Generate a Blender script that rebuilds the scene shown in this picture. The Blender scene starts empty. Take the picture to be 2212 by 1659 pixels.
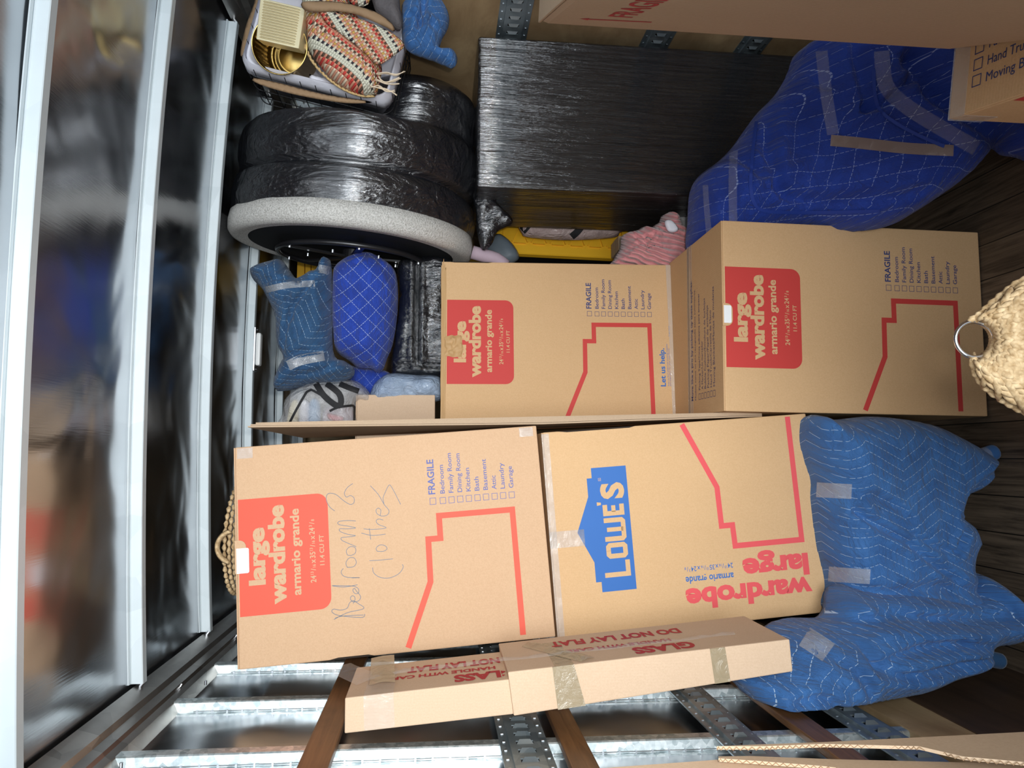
import bpy, bmesh, math, random
import numpy as np
from mathutils import Vector, Matrix, noise
from mathutils.geometry import delaunay_2d_cdt
random.seed(7)
PI = math.pi
S = bpy.context.scene
C = S.collection

# ------------------------------------------------------------------ camera
EYE = Vector((0.0, 0.0, 1.83))
F = 1600.0
_y = Vector((-161, 155.5, F)).normalized()
_x = Vector((94, -16330, F)); _x = (_x - _y * _x.dot(_y)).normalized()
_z = -_x.cross(_y)
if _z.x > 0: _z = -_z
ROWS = (_x, _y, _z)            # world axes seen in picture axes (right, down, forward)
cam_d = bpy.data.cameras.new('camera'); cam = bpy.data.objects.new('camera', cam_d); C.objects.link(cam)
S.camera = cam
cam_d.sensor_fit = 'HORIZONTAL'; cam_d.sensor_width = 36.0; cam_d.lens = F / 2212 * 36.0
cam_d.clip_start = 0.02; cam_d.clip_end = 60
R = Matrix(((_x.x, -_x.y, -_x.z), (_y.x, -_y.y, -_y.z), (_z.x, -_z.y, -_z.z)))
cam.matrix_world = Matrix.Translation(EYE) @ R.to_4x4()

def ray(px, py):
    d = Vector((px - 1106, py - 829.5, F))
    return Vector((_x.dot(d), _y.dot(d), _z.dot(d)))
def at(px, py, Y=None, X=None, Z=None):
    r = ray(px, py)
    t = Y / r.y if Y is not None else (X / r.x if X is not None else (Z - EYE.z) / r.z)
    return EYE + r * t

# ------------------------------------------------------------------ world, lights, exposure
w = bpy.data.worlds.new('world'); S.world = w; w.use_nodes = True
w.node_tree.nodes['Background'].inputs[0].default_value = (0.80, 0.90, 1.0, 1)
w.node_tree.nodes['Background'].inputs[1].default_value = 0.5
def area(name, loc, rot, sx, sy, power, col):
    d = bpy.data.lights.new(name, 'AREA'); d.shape = 'RECTANGLE'; d.size = sx; d.size_y = sy; d.energy = power; d.color = col
    o = bpy.data.objects.new(name, d); C.objects.link(o); o.location = loc; o.rotation_euler = rot; return o
# daylight through the open rear doorway
area('doorway_daylight', (0.25, -1.9, 1.80), (math.radians(90), 0, 0), 1.9, 1.6, 105, (0.88, 0.95, 1.0))
# the phone's lamp beside the lens
d = bpy.data.lights.new('phone_lamp', 'SPOT'); d.shadow_soft_size = 0.03; d.energy = 84.0; d.color = (1.0, 0.96, 0.90)
d.spot_size = math.radians(82); d.spot_blend = 1.0
phone = bpy.data.objects.new('phone_lamp', d); C.objects.link(phone); phone.location = (0.06, -0.06, 1.77)
phone.rotation_euler = (Vector((-0.02, 2.3, 0.02)).to_track_quat('-Z', 'Y')).to_euler()
S.view_settings.view_transform = 'Standard'; S.view_settings.look = 'None'
S.view_settings.exposure = 0.42; S.view_settings.gamma = 1.0; S.view_settings.use_curve_mapping = False
S.cycles.use_denoising = True
S.cycles.max_bounces = 8; S.cycles.diffuse_bounces = 4; S.cycles.glossy_bounces = 4; S.cycles.transparent_max_bounces = 12
S.cycles.caustics_reflective = True; S.cycles.blur_glossy = 1.0; S.cycles.sample_clamp_indirect = 4.0; S.cycles.caustics_refractive = False

# ------------------------------------------------------------------ materials
def srgb(r, g, b):
    f = lambda c: (c / 255 / 12.92) if c / 255 <= 0.04045 else ((c / 255 + 0.055) / 1.055) ** 2.4
    return (f(r), f(g), f(b), 1)
class M_:
    def __init__(s, name, col=(0.5, 0.5, 0.5, 1), rough=0.6, metal=0.0, spec=0.5):
        s.m = bpy.data.materials.new(name); s.m.use_nodes = True; s.t = s.m.node_tree; s.n = s.t.nodes
        s.b = s.n['Principled BSDF']; s.set('Base Color', col); s.set('Roughness', rough); s.set('Metallic', metal); s.set('Specular IOR Level', spec)
    def set(s, k, v): s.b.inputs[k].default_value = v
    def node(s, typ, **kw):
        n = s.n.new(typ)
        for k, v in kw.items():
            if k.startswith('i_'): n.inputs[k[2:].replace('_', ' ')].default_value = v
            else: setattr(n, k, v)
        return n
    def link(s, a, b): s.t.links.new(a, b)
    def coord(s, kind='Object', scale=(1, 1, 1), rot=(0, 0, 0)):
        c = s.node('ShaderNodeTexCoord'); m = s.node('ShaderNodeMapping'); m.inputs['Scale'].default_value = scale; m.inputs['Rotation'].default_value = rot
        s.link(c.outputs[kind], m.inputs[0]); return m.outputs[0]
    def noise(s, vec, scale, detail=4, rough=0.5, dist=0.0):
        n = s.node('ShaderNodeTexNoise'); n.inputs['Scale'].default_value = scale; n.inputs['Detail'].default_value = detail
        n.inputs['Roughness'].default_value = rough; n.inputs['Distortion'].default_value = dist
        if vec is not None: s.link(vec, n.inputs['Vector'])
        return n.outputs['Fac']
    def ramp(s, fac, stops, interp='LINEAR'):
        r = s.node('ShaderNodeValToRGB'); r.color_ramp.interpolation = interp
        el = r.color_ramp.elements
        while len(el) < len(stops): el.new(0.5)
        for e, (p, c) in zip(el, stops): e.position = p; e.color = c
        s.link(fac, r.inputs[0]); return r.outputs[0]
    def math(s, op, a, b=None, c=None):
        n = s.node('ShaderNodeMath', operation=op)
        for i, v in enumerate((a, b, c)):
            if v is None: continue
            if isinstance(v, (int, float)): n.inputs[i].default_value = v
            else: s.link(v, n.inputs[i])
        return n.outputs[0]
    def mix(s, fac, a, b):
        n = s.node('ShaderNodeMix', data_type='RGBA')
        for i, v in ((0, fac), (6, a), (7, b)):
            if isinstance(v, (int, float, tuple)): n.inputs[i].default_value = v
            else: s.link(v, n.inputs[i])
        return n.outputs[2]
    def col(s, out): s.link(out, s.b.inputs['Base Color'])
    def bump(s, h, strength=0.3, dist=0.01, prev=None):
        n = s.node('ShaderNodeBump'); n.inputs['Strength'].default_value = strength; n.inputs['Distance'].default_value = dist
        s.link(h, n.inputs['Height'])
        if prev is not None: s.link(prev, n.inputs['Normal'])
        s.link(n.outputs[0], s.b.inputs['Normal']); return n.outputs[0]

def plain(name, col, rough=0.6, metal=0.0, spec=0.5, bumpsc=None, bs=0.15):
    m = M_(name, col, rough, metal, spec)
    if bumpsc:
        v = m.coord(); m.bump(m.noise(v, bumpsc, 5), bs, 0.004)
    return m.m
def cardboard(name, a, b, bend=0.12):
    m = M_(name, a, 0.75, 0, 0.25)
    v = m.coord()
    n1 = m.noise(v, 260, 4, 0.7); n2 = m.noise(v, 5, 3)
    c1 = m.ramp(n1, [(0.3, a), (0.7, b)])
    c2 = m.mix(m.math('MULTIPLY', n2, 0.25), c1, (a[0] * .8, a[1] * .78, a[2] * .75, 1)); m.col(c2)
    wv = m.node('ShaderNodeTexWave', wave_type='BANDS', bands_direction='X'); wv.inputs['Scale'].default_value = 45; m.link(v, wv.inputs[0])
    nb = m.bump(wv.outputs['Fac'], 0.05, 0.002)
    m.bump(m.noise(v, 3, 3), bend, 0.05, nb)
    return m.m
CARD = cardboard('cardboard_kraft', srgb(206, 168, 124), srgb(217, 180, 137))
CARD_PINK = cardboard('cardboard_warm_kraft', srgb(200, 164, 130), srgb(212, 177, 143))
CARD_TAN = cardboard('cardboard_pale', srgb(204, 176, 148), srgb(215, 188, 161))
CARD_DULL = cardboard('cardboard_dull', srgb(182, 158, 132), srgb(192, 168, 142))
CARD_EDGE = plain('cardboard_edge', srgb(146, 116, 86), 0.9, bumpsc=400, bs=0.6)
RED = plain('red_ink', srgb(200, 66, 62), 0.6, 0, 0.3)
RED2 = plain('bright_red_ink', srgb(224, 88, 92), 0.6, 0, 0.3)
RED3 = plain('orange_red_ink', srgb(224, 92, 72), 0.6, 0, 0.3)
NAVY = plain('navy_ink', srgb(52, 66, 120), 0.6, 0, 0.3)
LBLUE = plain('blue_ink', srgb(56, 108, 180), 0.6, 0, 0.3)
DRED = plain('dark_red_ink', srgb(176, 36, 52), 0.6, 0, 0.3)
PEN = plain('pen_ink', srgb(100, 108, 122), 0.5)
GAP_SHADE = plain('gap_shade', srgb(40, 30, 22), 0.9)  # flat dark colour painted for the shade inside slits and hand holes
WHITE = plain('white_sticker', srgb(245, 248, 250), 0.35)
WHITE_FAB = plain('white_fabric', srgb(226, 226, 236), 0.8, bumpsc=60, bs=0.3)
BLACK_PL = plain('black_plastic', (0.012, 0.012, 0.014, 1), 0.35)
BLACK_FAB = plain('black_webbing', (0.012, 0.012, 0.014, 1), 0.75, bumpsc=300, bs=0.3)
CHROME = plain('polished_metal', (0.75, 0.76, 0.78, 1), 0.16, 1.0)
SCREW = plain('screw_metal', (0.6, 0.62, 0.65, 1), 0.35, 1.0)

def alu():
    m = M_('aluminium_sheet', (0.42, 0.43, 0.45, 1), 0.2, 1.0)
    v = m.coord('Object', (1, 1, 1))
    big = m.noise(v, 2.3, 2, 0.4, 0.6)
    v2 = m.coord('Object', (40, 2.0, 2.0))
    fine = m.noise(v2, 6, 3)
    r = m.ramp(m.noise(v, 3.5, 3), [(0.3, (0.15,) * 3 + (1,)), (0.7, (0.27,) * 3 + (1,))]); m.link(r, m.b.inputs['Roughness'])
    sc = m.noise(m.coord('Object', (3, 30, 3), (0, 0, 0.5)), 9, 2)
    scr = m.ramp(sc, [(0.70, (0, 0, 0, 1)), (0.76, (1, 1, 1, 1))])
    m.col(m.mix(m.math('MULTIPLY', scr, 0.12), (0.42, 0.43, 0.45, 1), (0.8, 0.8, 0.8, 1)))
    nb = m.bump(big, 0.38, 0.06); m.bump(fine, 0.04, 0.003, nb)
    return m.m
ALU = alu()
def galv(name, base, lo, hi, rough=0.38, sc=55, metal=0.85):
    m = M_(name, base, rough, metal)
    v = m.coord()
    vo = m.node('ShaderNodeTexVoronoi'); vo.inputs['Scale'].default_value = sc; m.link(v, vo.inputs['Vector'])
    c = m.ramp(m.math('ADD', m.math('MULTIPLY', vo.outputs['Color'], 0.6), m.math('MULTIPLY', m.noise(v, sc * 1.4, 4), 0.5)), [(0.3, lo), (0.8, hi)])
    m.col(c); m.bump(m.noise(v, 30, 3), 0.06, 0.004)
    return m.m
GALV = galv('galvanised_steel', (0.6, 0.64, 0.66, 1), (0.42, 0.50, 0.52, 1), (0.86, 0.92, 0.93, 1), 0.42, 70)
RIB = galv('painted_steel_bow', (0.62, 0.68, 0.71, 1), (0.60, 0.67, 0.70, 1), (0.68, 0.75, 0.78, 1), 0.5, 8, 0.15)
TRACK = galv('track_steel', (0.30, 0.35, 0.38, 1), (0.20, 0.25, 0.28, 1), (0.38, 0.44, 0.47, 1), 0.42, 14, 0.7)
RAIL = galv('rail_steel', (0.24, 0.23, 0.22, 1), (0.20, 0.19, 0.18, 1), (0.33, 0.31, 0.29, 1), 0.36, 10, 0.9)

def wood(name, a, b, scl=(30, 1.5, 30), rough=0.5, gl=0.5, dark=None):
    m = M_(name, a, rough, 0, gl)
    v = m.coord('Object', scl)
    n = m.noise(v, 1.6, 6, 0.62, 1.2)
    c = m.ramp(n, [(0.28, a), (0.72, b)])
    v2 = m.coord('Object', (2, 2, 2)); st = m.noise(v2, 1.7, 5, 0.6)
    c = m.mix(m.ramp(st, [(0.45, (0, 0, 0, 1)), (0.8, (0.7, 0.7, 0.7, 1))]), c, dark or (a[0] * .45, a[1] * .45, a[2] * .45, 1))
    m.col(c); m.bump(n, 0.25, 0.004)
    return m.m
SLATW = wood('varnished_wood', srgb(92, 62, 38), srgb(136, 96, 60), (30, 1.5, 30), 0.45)
PLY = wood('plywood', srgb(146, 118, 84), srgb(196, 168, 128), (9, 1.0, 2.6), 0.6, 0.3)
PLYD = wood('dark_plywood', srgb(58, 44, 34), srgb(84, 64, 48), (9, 1.0, 9), 0.6, 0.3)
def floor_mat():
    m = M_('floor_planks', (0.05, 0.04, 0.035, 1), 0.55, 0, 0.3)
    v = m.coord('Object', (1, 1, 1))
    sx = m.node('ShaderNodeSeparateXYZ'); m.link(v, sx.inputs[0])
    pl = m.math('FRACT', m.math('DIVIDE', sx.outputs[0], 0.12))
    gap = m.math('LESS_THAN', pl, 0.03)
    g = m.noise(m.coord('Object', (22, 1.2, 1)), 3, 6, 0.65, 0.6)
    c = m.ramp(g, [(0.3, srgb(54, 46, 39)), (0.72, srgb(130, 113, 95))])
    idx = m.math('FLOOR', m.math('DIVIDE', sx.outputs[0], 0.12))
    wn = m.node('ShaderNodeTexWhiteNoise', noise_dimensions='1D'); m.link(idx, wn.inputs['W'])
    c = m.mix(m.math('MULTIPLY', wn.outputs['Value'], 0.5), c, srgb(48, 38, 30))
    c = m.mix(gap, c, (0.008, 0.007, 0.006, 1)); m.col(c); m.bump(g, 0.3, 0.003)
    return m.m
FLOORM = floor_mat()

def quilt(name, base, line, kind, spacing, warp=0.02, sheen=0.35, puff=0.35, rough=0.72, amp=0.030, per=0.20, lw=0.026):
    """quilted moving blanket: stitch lines in uv metres"""
    m = M_(name, base, rough, 0, 0.3)
    uv = m.node('ShaderNodeUVMap'); uv.uv_map = 'uv'
    sp = m.node('ShaderNodeSeparateXYZ'); m.link(uv.outputs[0], sp.inputs[0])
    wn = m.node('ShaderNodeTexNoise'); wn.inputs['Scale'].default_value = 3.2; wn.inputs['Detail'].default_value = 2; m.link(uv.outputs[0], wn.inputs['Vector'])
    ws = m.node('ShaderNodeSeparateXYZ'); m.link(wn.outputs['Color'], ws.inputs[0])
    u = m.math('ADD', sp.outputs[0], m.math('MULTIPLY', m.math('SUBTRACT', ws.outputs[0], 0.5), warp * 2))
    v = m.math('ADD', sp.outputs[1], m.math('MULTIPLY', m.math('SUBTRACT', ws.outputs[1], 0.5), warp * 2))
    def lines(x, sp_):
        f = m.math('FRACT', m.math('DIVIDE', x, sp_)); d = m.math('ABSOLUTE', m.math('SUBTRACT', f, 0.5))   # 0.5 at line
        return m.math('SUBTRACT', 0.5, d)                                                                   # 0 at line
    def dash(x): return m.math('GREATER_THAN', m.math('FRACT', m.math('MULTIPLY', x, 95)), 0.28)
    if kind == 'zig':
        tri = m.math('PINGPONG', v, per / 2)
        q = m.math('ADD', u, m.math('MULTIPLY', tri, amp * 2 / per * 2))
        dist = lines(q, spacing); ln = m.math('MULTIPLY', m.math('LESS_THAN', dist, lw), dash(v))
    else:
        a = m.math('ADD', m.math('MULTIPLY', u, 0.7071), m.math('MULTIPLY', v, 0.7071)); b = m.math('SUBTRACT', m.math('MULTIPLY', u, 0.7071), m.math('MULTIPLY', v, 0.7071))
        d1 = lines(a, spacing); d2 = lines(b, spacing)
        l1 = m.math('MULTIPLY', m.math('LESS_THAN', d1, lw), dash(b)); l2 = m.math('MULTIPLY', m.math('LESS_THAN', d2, lw), dash(a))
        ln = m.math('MAXIMUM', l1, l2); dist = m.math('MINIMUM', d1, d2)
    n = m.noise(uv.outputs[0], 14, 4)
    lint = m.ramp(m.noise(uv.outputs[0], 60, 3), [(0.66, (0, 0, 0, 1)), (0.74, (1, 1, 1, 1))])
    dk = (base[0] * .72, base[1] * .72, base[2] * .76, 1)
    c = m.mix(m.ramp(n, [(0.35, (0, 0, 0, 1)), (0.65, (1, 1, 1, 1))]), dk, base)
    c = m.mix(m.math('MULTIPLY', lint, 0.13), c, line)
    c = m.mix(m.math('MULTIPLY', ln, 0.8), c, line); m.col(c)
    m.set('Sheen Weight', sheen * 0.4); m.set('Sheen Roughness', 0.5)
    hp = m.math('SQRT', m.math('MINIMUM', m.math('MULTIPLY', dist, 3), 1.0))
    nb = m.bump(hp, puff, 0.006)
    mp = m.node('ShaderNodeMapping'); mp.inputs['Scale'].default_value = (9, 26, 1); mp.inputs['Rotation'].default_value = (0, 0, .5); m.link(uv.outputs[0], mp.inputs[0])
    w2 = m.noise(mp.outputs[0], 1.0, 5, 0.62, 1.6); nb = m.bump(w2, 0.75, 0.022, nb)
    wr = m.noise(uv.outputs[0], 34, 5, 0.62, 1.2); m.bump(wr, 0.6, 0.010, nb)
    return m.m
Q_LIGHT = quilt('light_blue_quilt', srgb(58, 108, 168), srgb(190, 212, 236), 'zig', 0.030, 0.014, lw=.019)
Q_DARK = quilt('slate_blue_quilt', srgb(46, 86, 126), srgb(170, 196, 220), 'zig', 0.028, 0.02)
Q_ROYAL = quilt('royal_blue_quilt', srgb(30, 62, 158), srgb(150, 168, 220), 'dia', 0.044, 0.05, lw=0.0125)
Q_ROYAL2 = quilt('bright_royal_quilt', srgb(38, 72, 178), srgb(190, 205, 240), 'dia', 0.046, 0.012, lw=0.018)

def wrap(name, scale, rough=0.16, strength=0.7, base=(0.011, 0.012, 0.015, 1)):
    m = M_(name, base, rough, 0, 0.75); m.set('IOR', 1.75)
    v = m.coord('Object', scale)
    n = m.noise(v, 1.0, 5, 0.65, 0.35)
    n2 = m.noise(m.coord('Object', tuple(s * 0.22 for s in scale), (0.1, 0.1, 0.25)), 1.0, 3, 0.5, 0.6)
    nb = m.bump(n, strength, 0.009); m.bump(n2, 0.5, 0.03, nb)
    m.link(m.ramp(n2, [(0.3, (rough * .7,) * 3 + (1,)), (0.7, (rough * 1.7,) * 3 + (1,))]), m.b.inputs['Roughness'])
    return m.m
WRAP_DR = wrap('black_stretch_film_streaked', (80, 80, 4.0), 0.085, 1.0)
WRAP_CH = wrap('black_stretch_film_smooth', (90, 110, 9), 0.11, 0.5)
WRAP_SM = wrap('black_stretch_film_crinkled', (60, 60, 18), 0.12, 1.0)
def film(name, col=(0.9, 0.93, 0.96, 1), alpha=0.3, rough=0.08, bs=0.8, sc=35):
    m = M_(name, col, rough, 0, 0.8); m.set('Alpha', alpha)
    v = m.coord('Object', (1, 1, 1)); m.bump(m.noise(v, sc, 5, 0.6, 1.5), bs, 0.02)
    return m.m
TAPE = film('clear_tape', (0.75, 0.76, 0.76, 1), 0.20, 0.08, 0.35, 22)
TAPE_TAN = film('tan_tape', srgb(168, 152, 124), 0.86, 0.22, 0.3, 25)
BAGC = film('clear_bag_vinyl', (0.75, 0.76, 0.78, 1), 0.42, 0.12, 1.0, 18)
BAGB = film('hazy_poly_bag', (0.42, 0.54, 0.72, 1), 0.75, 0.16, 1.0, 20)
YEL = plain('yellow_plastic', srgb(238, 184, 42), 0.42, 0, 0.5, 30, 0.05)
def plush():
    m = M_('pink_ribbed_plush', srgb(212, 140, 144), 0.95, 0, 0.1)
    uv = m.node('ShaderNodeUVMap'); uv.uv_map = 'uv'
    sp = m.node('ShaderNodeSeparateXYZ'); m.link(uv.outputs[0], sp.inputs[0])
    n = m.node('ShaderNodeTexNoise'); n.inputs['Scale'].default_value = 5; m.link(uv.outputs[0], n.inputs['Vector'])
    u = m.math('ADD', sp.outputs[0], m.math('MULTIPLY', n.outputs['Fac'], 0.09))
    s = m.math('SINE', m.math('MULTIPLY', u, 2 * PI / 0.021)); s = m.math('MULTIPLY', m.math('ADD', s, 1), 0.5)
    f = m.noise(uv.outputs[0], 160, 4)
    m.col(m.mix(m.ramp(m.math('ADD', m.math('MULTIPLY', s, .7), m.math('MULTIPLY', f, .35)), [(0.1, (0, 0, 0, 1)), (0.8, (1, 1, 1, 1))]), srgb(200, 126, 130), srgb(222, 152, 154)))
    nb = m.bump(s, 0.9, 0.010); m.bump(f, 0.4, 0.004, nb); m.set('Sheen Weight', 0.5)
    return m.m
PINK = plush()
def rug():
    m = M_('woven_rag_rug', (0.6, 0.4, 0.3, 1), 0.9, 0, 0.1)
    uv = m.node('ShaderNodeUVMap'); uv.uv_map = 'uv'
    sp = m.node('ShaderNodeSeparateXYZ'); m.link(uv.outputs[0], sp.inputs[0])
    cs = 0.0088
    iu = m.math('DIVIDE', sp.outputs[0], cs); iv = m.math('DIVIDE', sp.outputs[1], cs)
    fu = m.math('FLOOR', iu); fv = m.math('FLOOR', iv)
    chk = m.math('MODULO', m.math('ADD', m.math('ABSOLUTE', fu), m.math('ABSOLUTE', fv)), 2)
    row = m.math('FRACT', m.math('DIVIDE', fv, 13.0))
    cr = srgb(226, 205, 178); pk = srgb(214, 150, 124); rd = srgb(206, 72, 66); br = srgb(96, 78, 66); yl = srgb(212, 168, 92); gy = srgb(66, 62, 68); wh = srgb(222, 220, 200)
    c = m.ramp(row, [(0.0, pk), (0.07, rd), (0.15, br), (0.22, pk), (0.30, yl), (0.38, cr), (0.46, gy), (0.53, wh), (0.61, wh), (0.69, br), (0.76, rd), (0.84, pk), (0.92, yl)], 'CONSTANT')
    alt = m.ramp(row, [(0.0, pk), (0.15, cr), (0.30, pk), (0.46, wh), (0.69, pk), (0.84, cr)], 'CONSTANT')
    m.col(m.mix(chk, c, alt))
    du = m.math('ABSOLUTE', m.math('SUBTRACT', m.math('FRACT', iu), 0.5)); dv = m.math('ABSOLUTE', m.math('SUBTRACT', m.math('FRACT', iv), 0.5))
    h = m.math('SUBTRACT', 1.0, m.math('MULTIPLY', m.math('MAXIMUM', du, dv), 2)); m.bump(m.math('SQRT', h), 0.8, 0.006)
    return m.m
RUG = rug()

# ------------------------------------------------------------------ mesh helpers
def link_mesh(name, verts, faces, mat, parent=None, smooth=False, mats=None, fm=None):
    me = bpy.data.meshes.new(name); me.from_pydata([tuple(v) for v in verts], [], faces); me.update()
    for m in (mats or [mat]): me.materials.append(m)
    if fm: me.polygons.foreach_set('material_index', fm)
    if smooth: me.polygons.foreach_set('use_smooth', [True] * len(me.polygons))
    o = bpy.data.objects.new(name, me); C.objects.link(o)
    if parent: o.parent = parent
    return o
class MB:
    def __init__(s): s.v = []; s.f = []
    def add(s, vs, fs):
        k = len(s.v); s.v += [Vector(v) for v in vs]; s.f += [tuple(i + k for i in f) for f in fs]; return s
    def box(s, x0, y0, z0, x1, y1, z1, M=None):
        vs = [Vector((x, y, z)) for z in (z0, z1) for y in (y0, y1) for x in (x0, x1)]
        if M: vs = [M @ v for v in vs]
        return s.add(vs, [(0, 2, 3, 1), (4, 5, 7, 6), (0, 1, 5, 4), (2, 6, 7, 3), (0, 4, 6, 2), (1, 3, 7, 5)])
    def bbox(s, x0, y0, z0, x1, y1, z1, b=0.004, M=None):
        bm = bmesh.new()
        bmesh.ops.create_cube(bm, size=1)
        for v in bm.verts: v.co = Vector(((x0 + x1) / 2 + v.co.x * (x1 - x0), (y0 + y1) / 2 + v.co.y * (y1 - y0), (z0 + z1) / 2 + v.co.z * (z1 - z0)))
        bmesh.ops.bevel(bm, geom=list(bm.edges), offset=b, segments=2, profile=0.6, affect='EDGES')
        bm.verts.index_update()
        s.add([(M @ v.co) if M else v.co.copy() for v in bm.verts], [tuple(v.index for v in f.verts) for f in bm.faces]); bm.free(); return s
    def tube(s, pts, r, n=10, closed=False, flat=1.0, cap=True):
        pts = [Vector(p) for p in pts]; N = len(pts); rings = []
        up = Vector((0.13, 0.27, 0.95)).normalized()
        prev = None
        for i, p in enumerate(pts):
            if closed: t = (pts[(i + 1) % N] - pts[i - 1])
            else: t = pts[min(i + 1, N - 1)] - pts[max(i - 1, 0)]
            t.normalize()
            if prev is None:
                a = t.cross(up); a = a.normalized() if a.length > 1e-4 else t.cross(Vector((1, 0, 0))).normalized()
            else: a = (prev - t * prev.dot(t)).normalized()
            prev = a; b = t.cross(a)
            rr = r[i] if isinstance(r, (list, tuple)) else r
            rings.append([p + a * rr * math.cos(2 * PI * k / n) + b * rr * flat * math.sin(2 * PI * k / n) for k in range(n)])
        vs = [v for q in rings for v in q]; fs = []
        m = N if closed else N - 1
        for i in range(m):
            j = (i + 1) % N
            for k in range(n): fs.append((i * n + k, i * n + (k + 1) % n, j * n + (k + 1) % n, j * n + k))
        if not closed and cap: fs.append(tuple(range(n))[::-1]); fs.append(tuple((N - 1) * n + k for k in range(n)))
        return s.add(vs, fs)
    def build(s, name, mat, parent=None, smooth=False):
        o = link_mesh(name, s.v, s.f, mat, parent, smooth)
        bm = bmesh.new(); bm.from_mesh(o.data); bmesh.ops.recalc_face_normals(bm, faces=bm.faces); bm.to_mesh(o.data); bm.free()
        return o
def tag(o, label, cat, group=None, kind=None):
    o['label'] = label; o['category'] = cat
    if group: o['group'] = group
    if kind: o['kind'] = kind
    return o
def thing(name, loc=(0, 0, 0), M=None, label=None, cat=None, group=None):
    o = bpy.data.objects.new(name, None); C.objects.link(o); o.empty_display_size = 0.05
    if M is not None: o.matrix_world = M
    else: o.location = loc
    if label: tag(o, label, cat, group)
    return o
def struct(o): o['kind'] = 'structure'; return o
def world_part(o, parent):
    """parent an object built in world coordinates under a placed Empty"""
    o.parent = parent; o.matrix_parent_inverse = parent.matrix_basis.inverted(); return o
def catmull(pts, step, closed=True):
    n = len(pts); out = []
    rng = range(n) if closed else range(n - 1)
    for i in rng:
        if closed: p0, p1, p2, p3 = pts[i - 1], pts[i], pts[(i + 1) % n], pts[(i + 2) % n]
        else: p0, p1, p2, p3 = pts[max(i - 1, 0)], pts[i], pts[i + 1], pts[min(i + 2, n - 1)]
        L = (p2 - p1).length; k = max(1, int(L / step))
        for j in range(k):
            t = j / k
            out.append(0.5 * ((2 * p1) + (-p0 + p2) * t + (2 * p0 - 5 * p1 + 4 * p2 - p3) * t * t + (-p0 + 3 * p1 - 3 * p2 + p3) * t ** 3))
    if not closed: out.append(pts[-1].copy())
    return out
def seg_dist(P, A, B):
    d = B - A; L = (d ** 2).sum(-1) + 1e-12
    t = np.clip(((P[:, None, :] - A[None]) * d[None]).sum(-1) / L[None], 0, 1)
    q = A[None] + t[..., None] * d[None]
    return np.sqrt(((P[:, None, :] - q) ** 2).sum(-1)).min(1)

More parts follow.
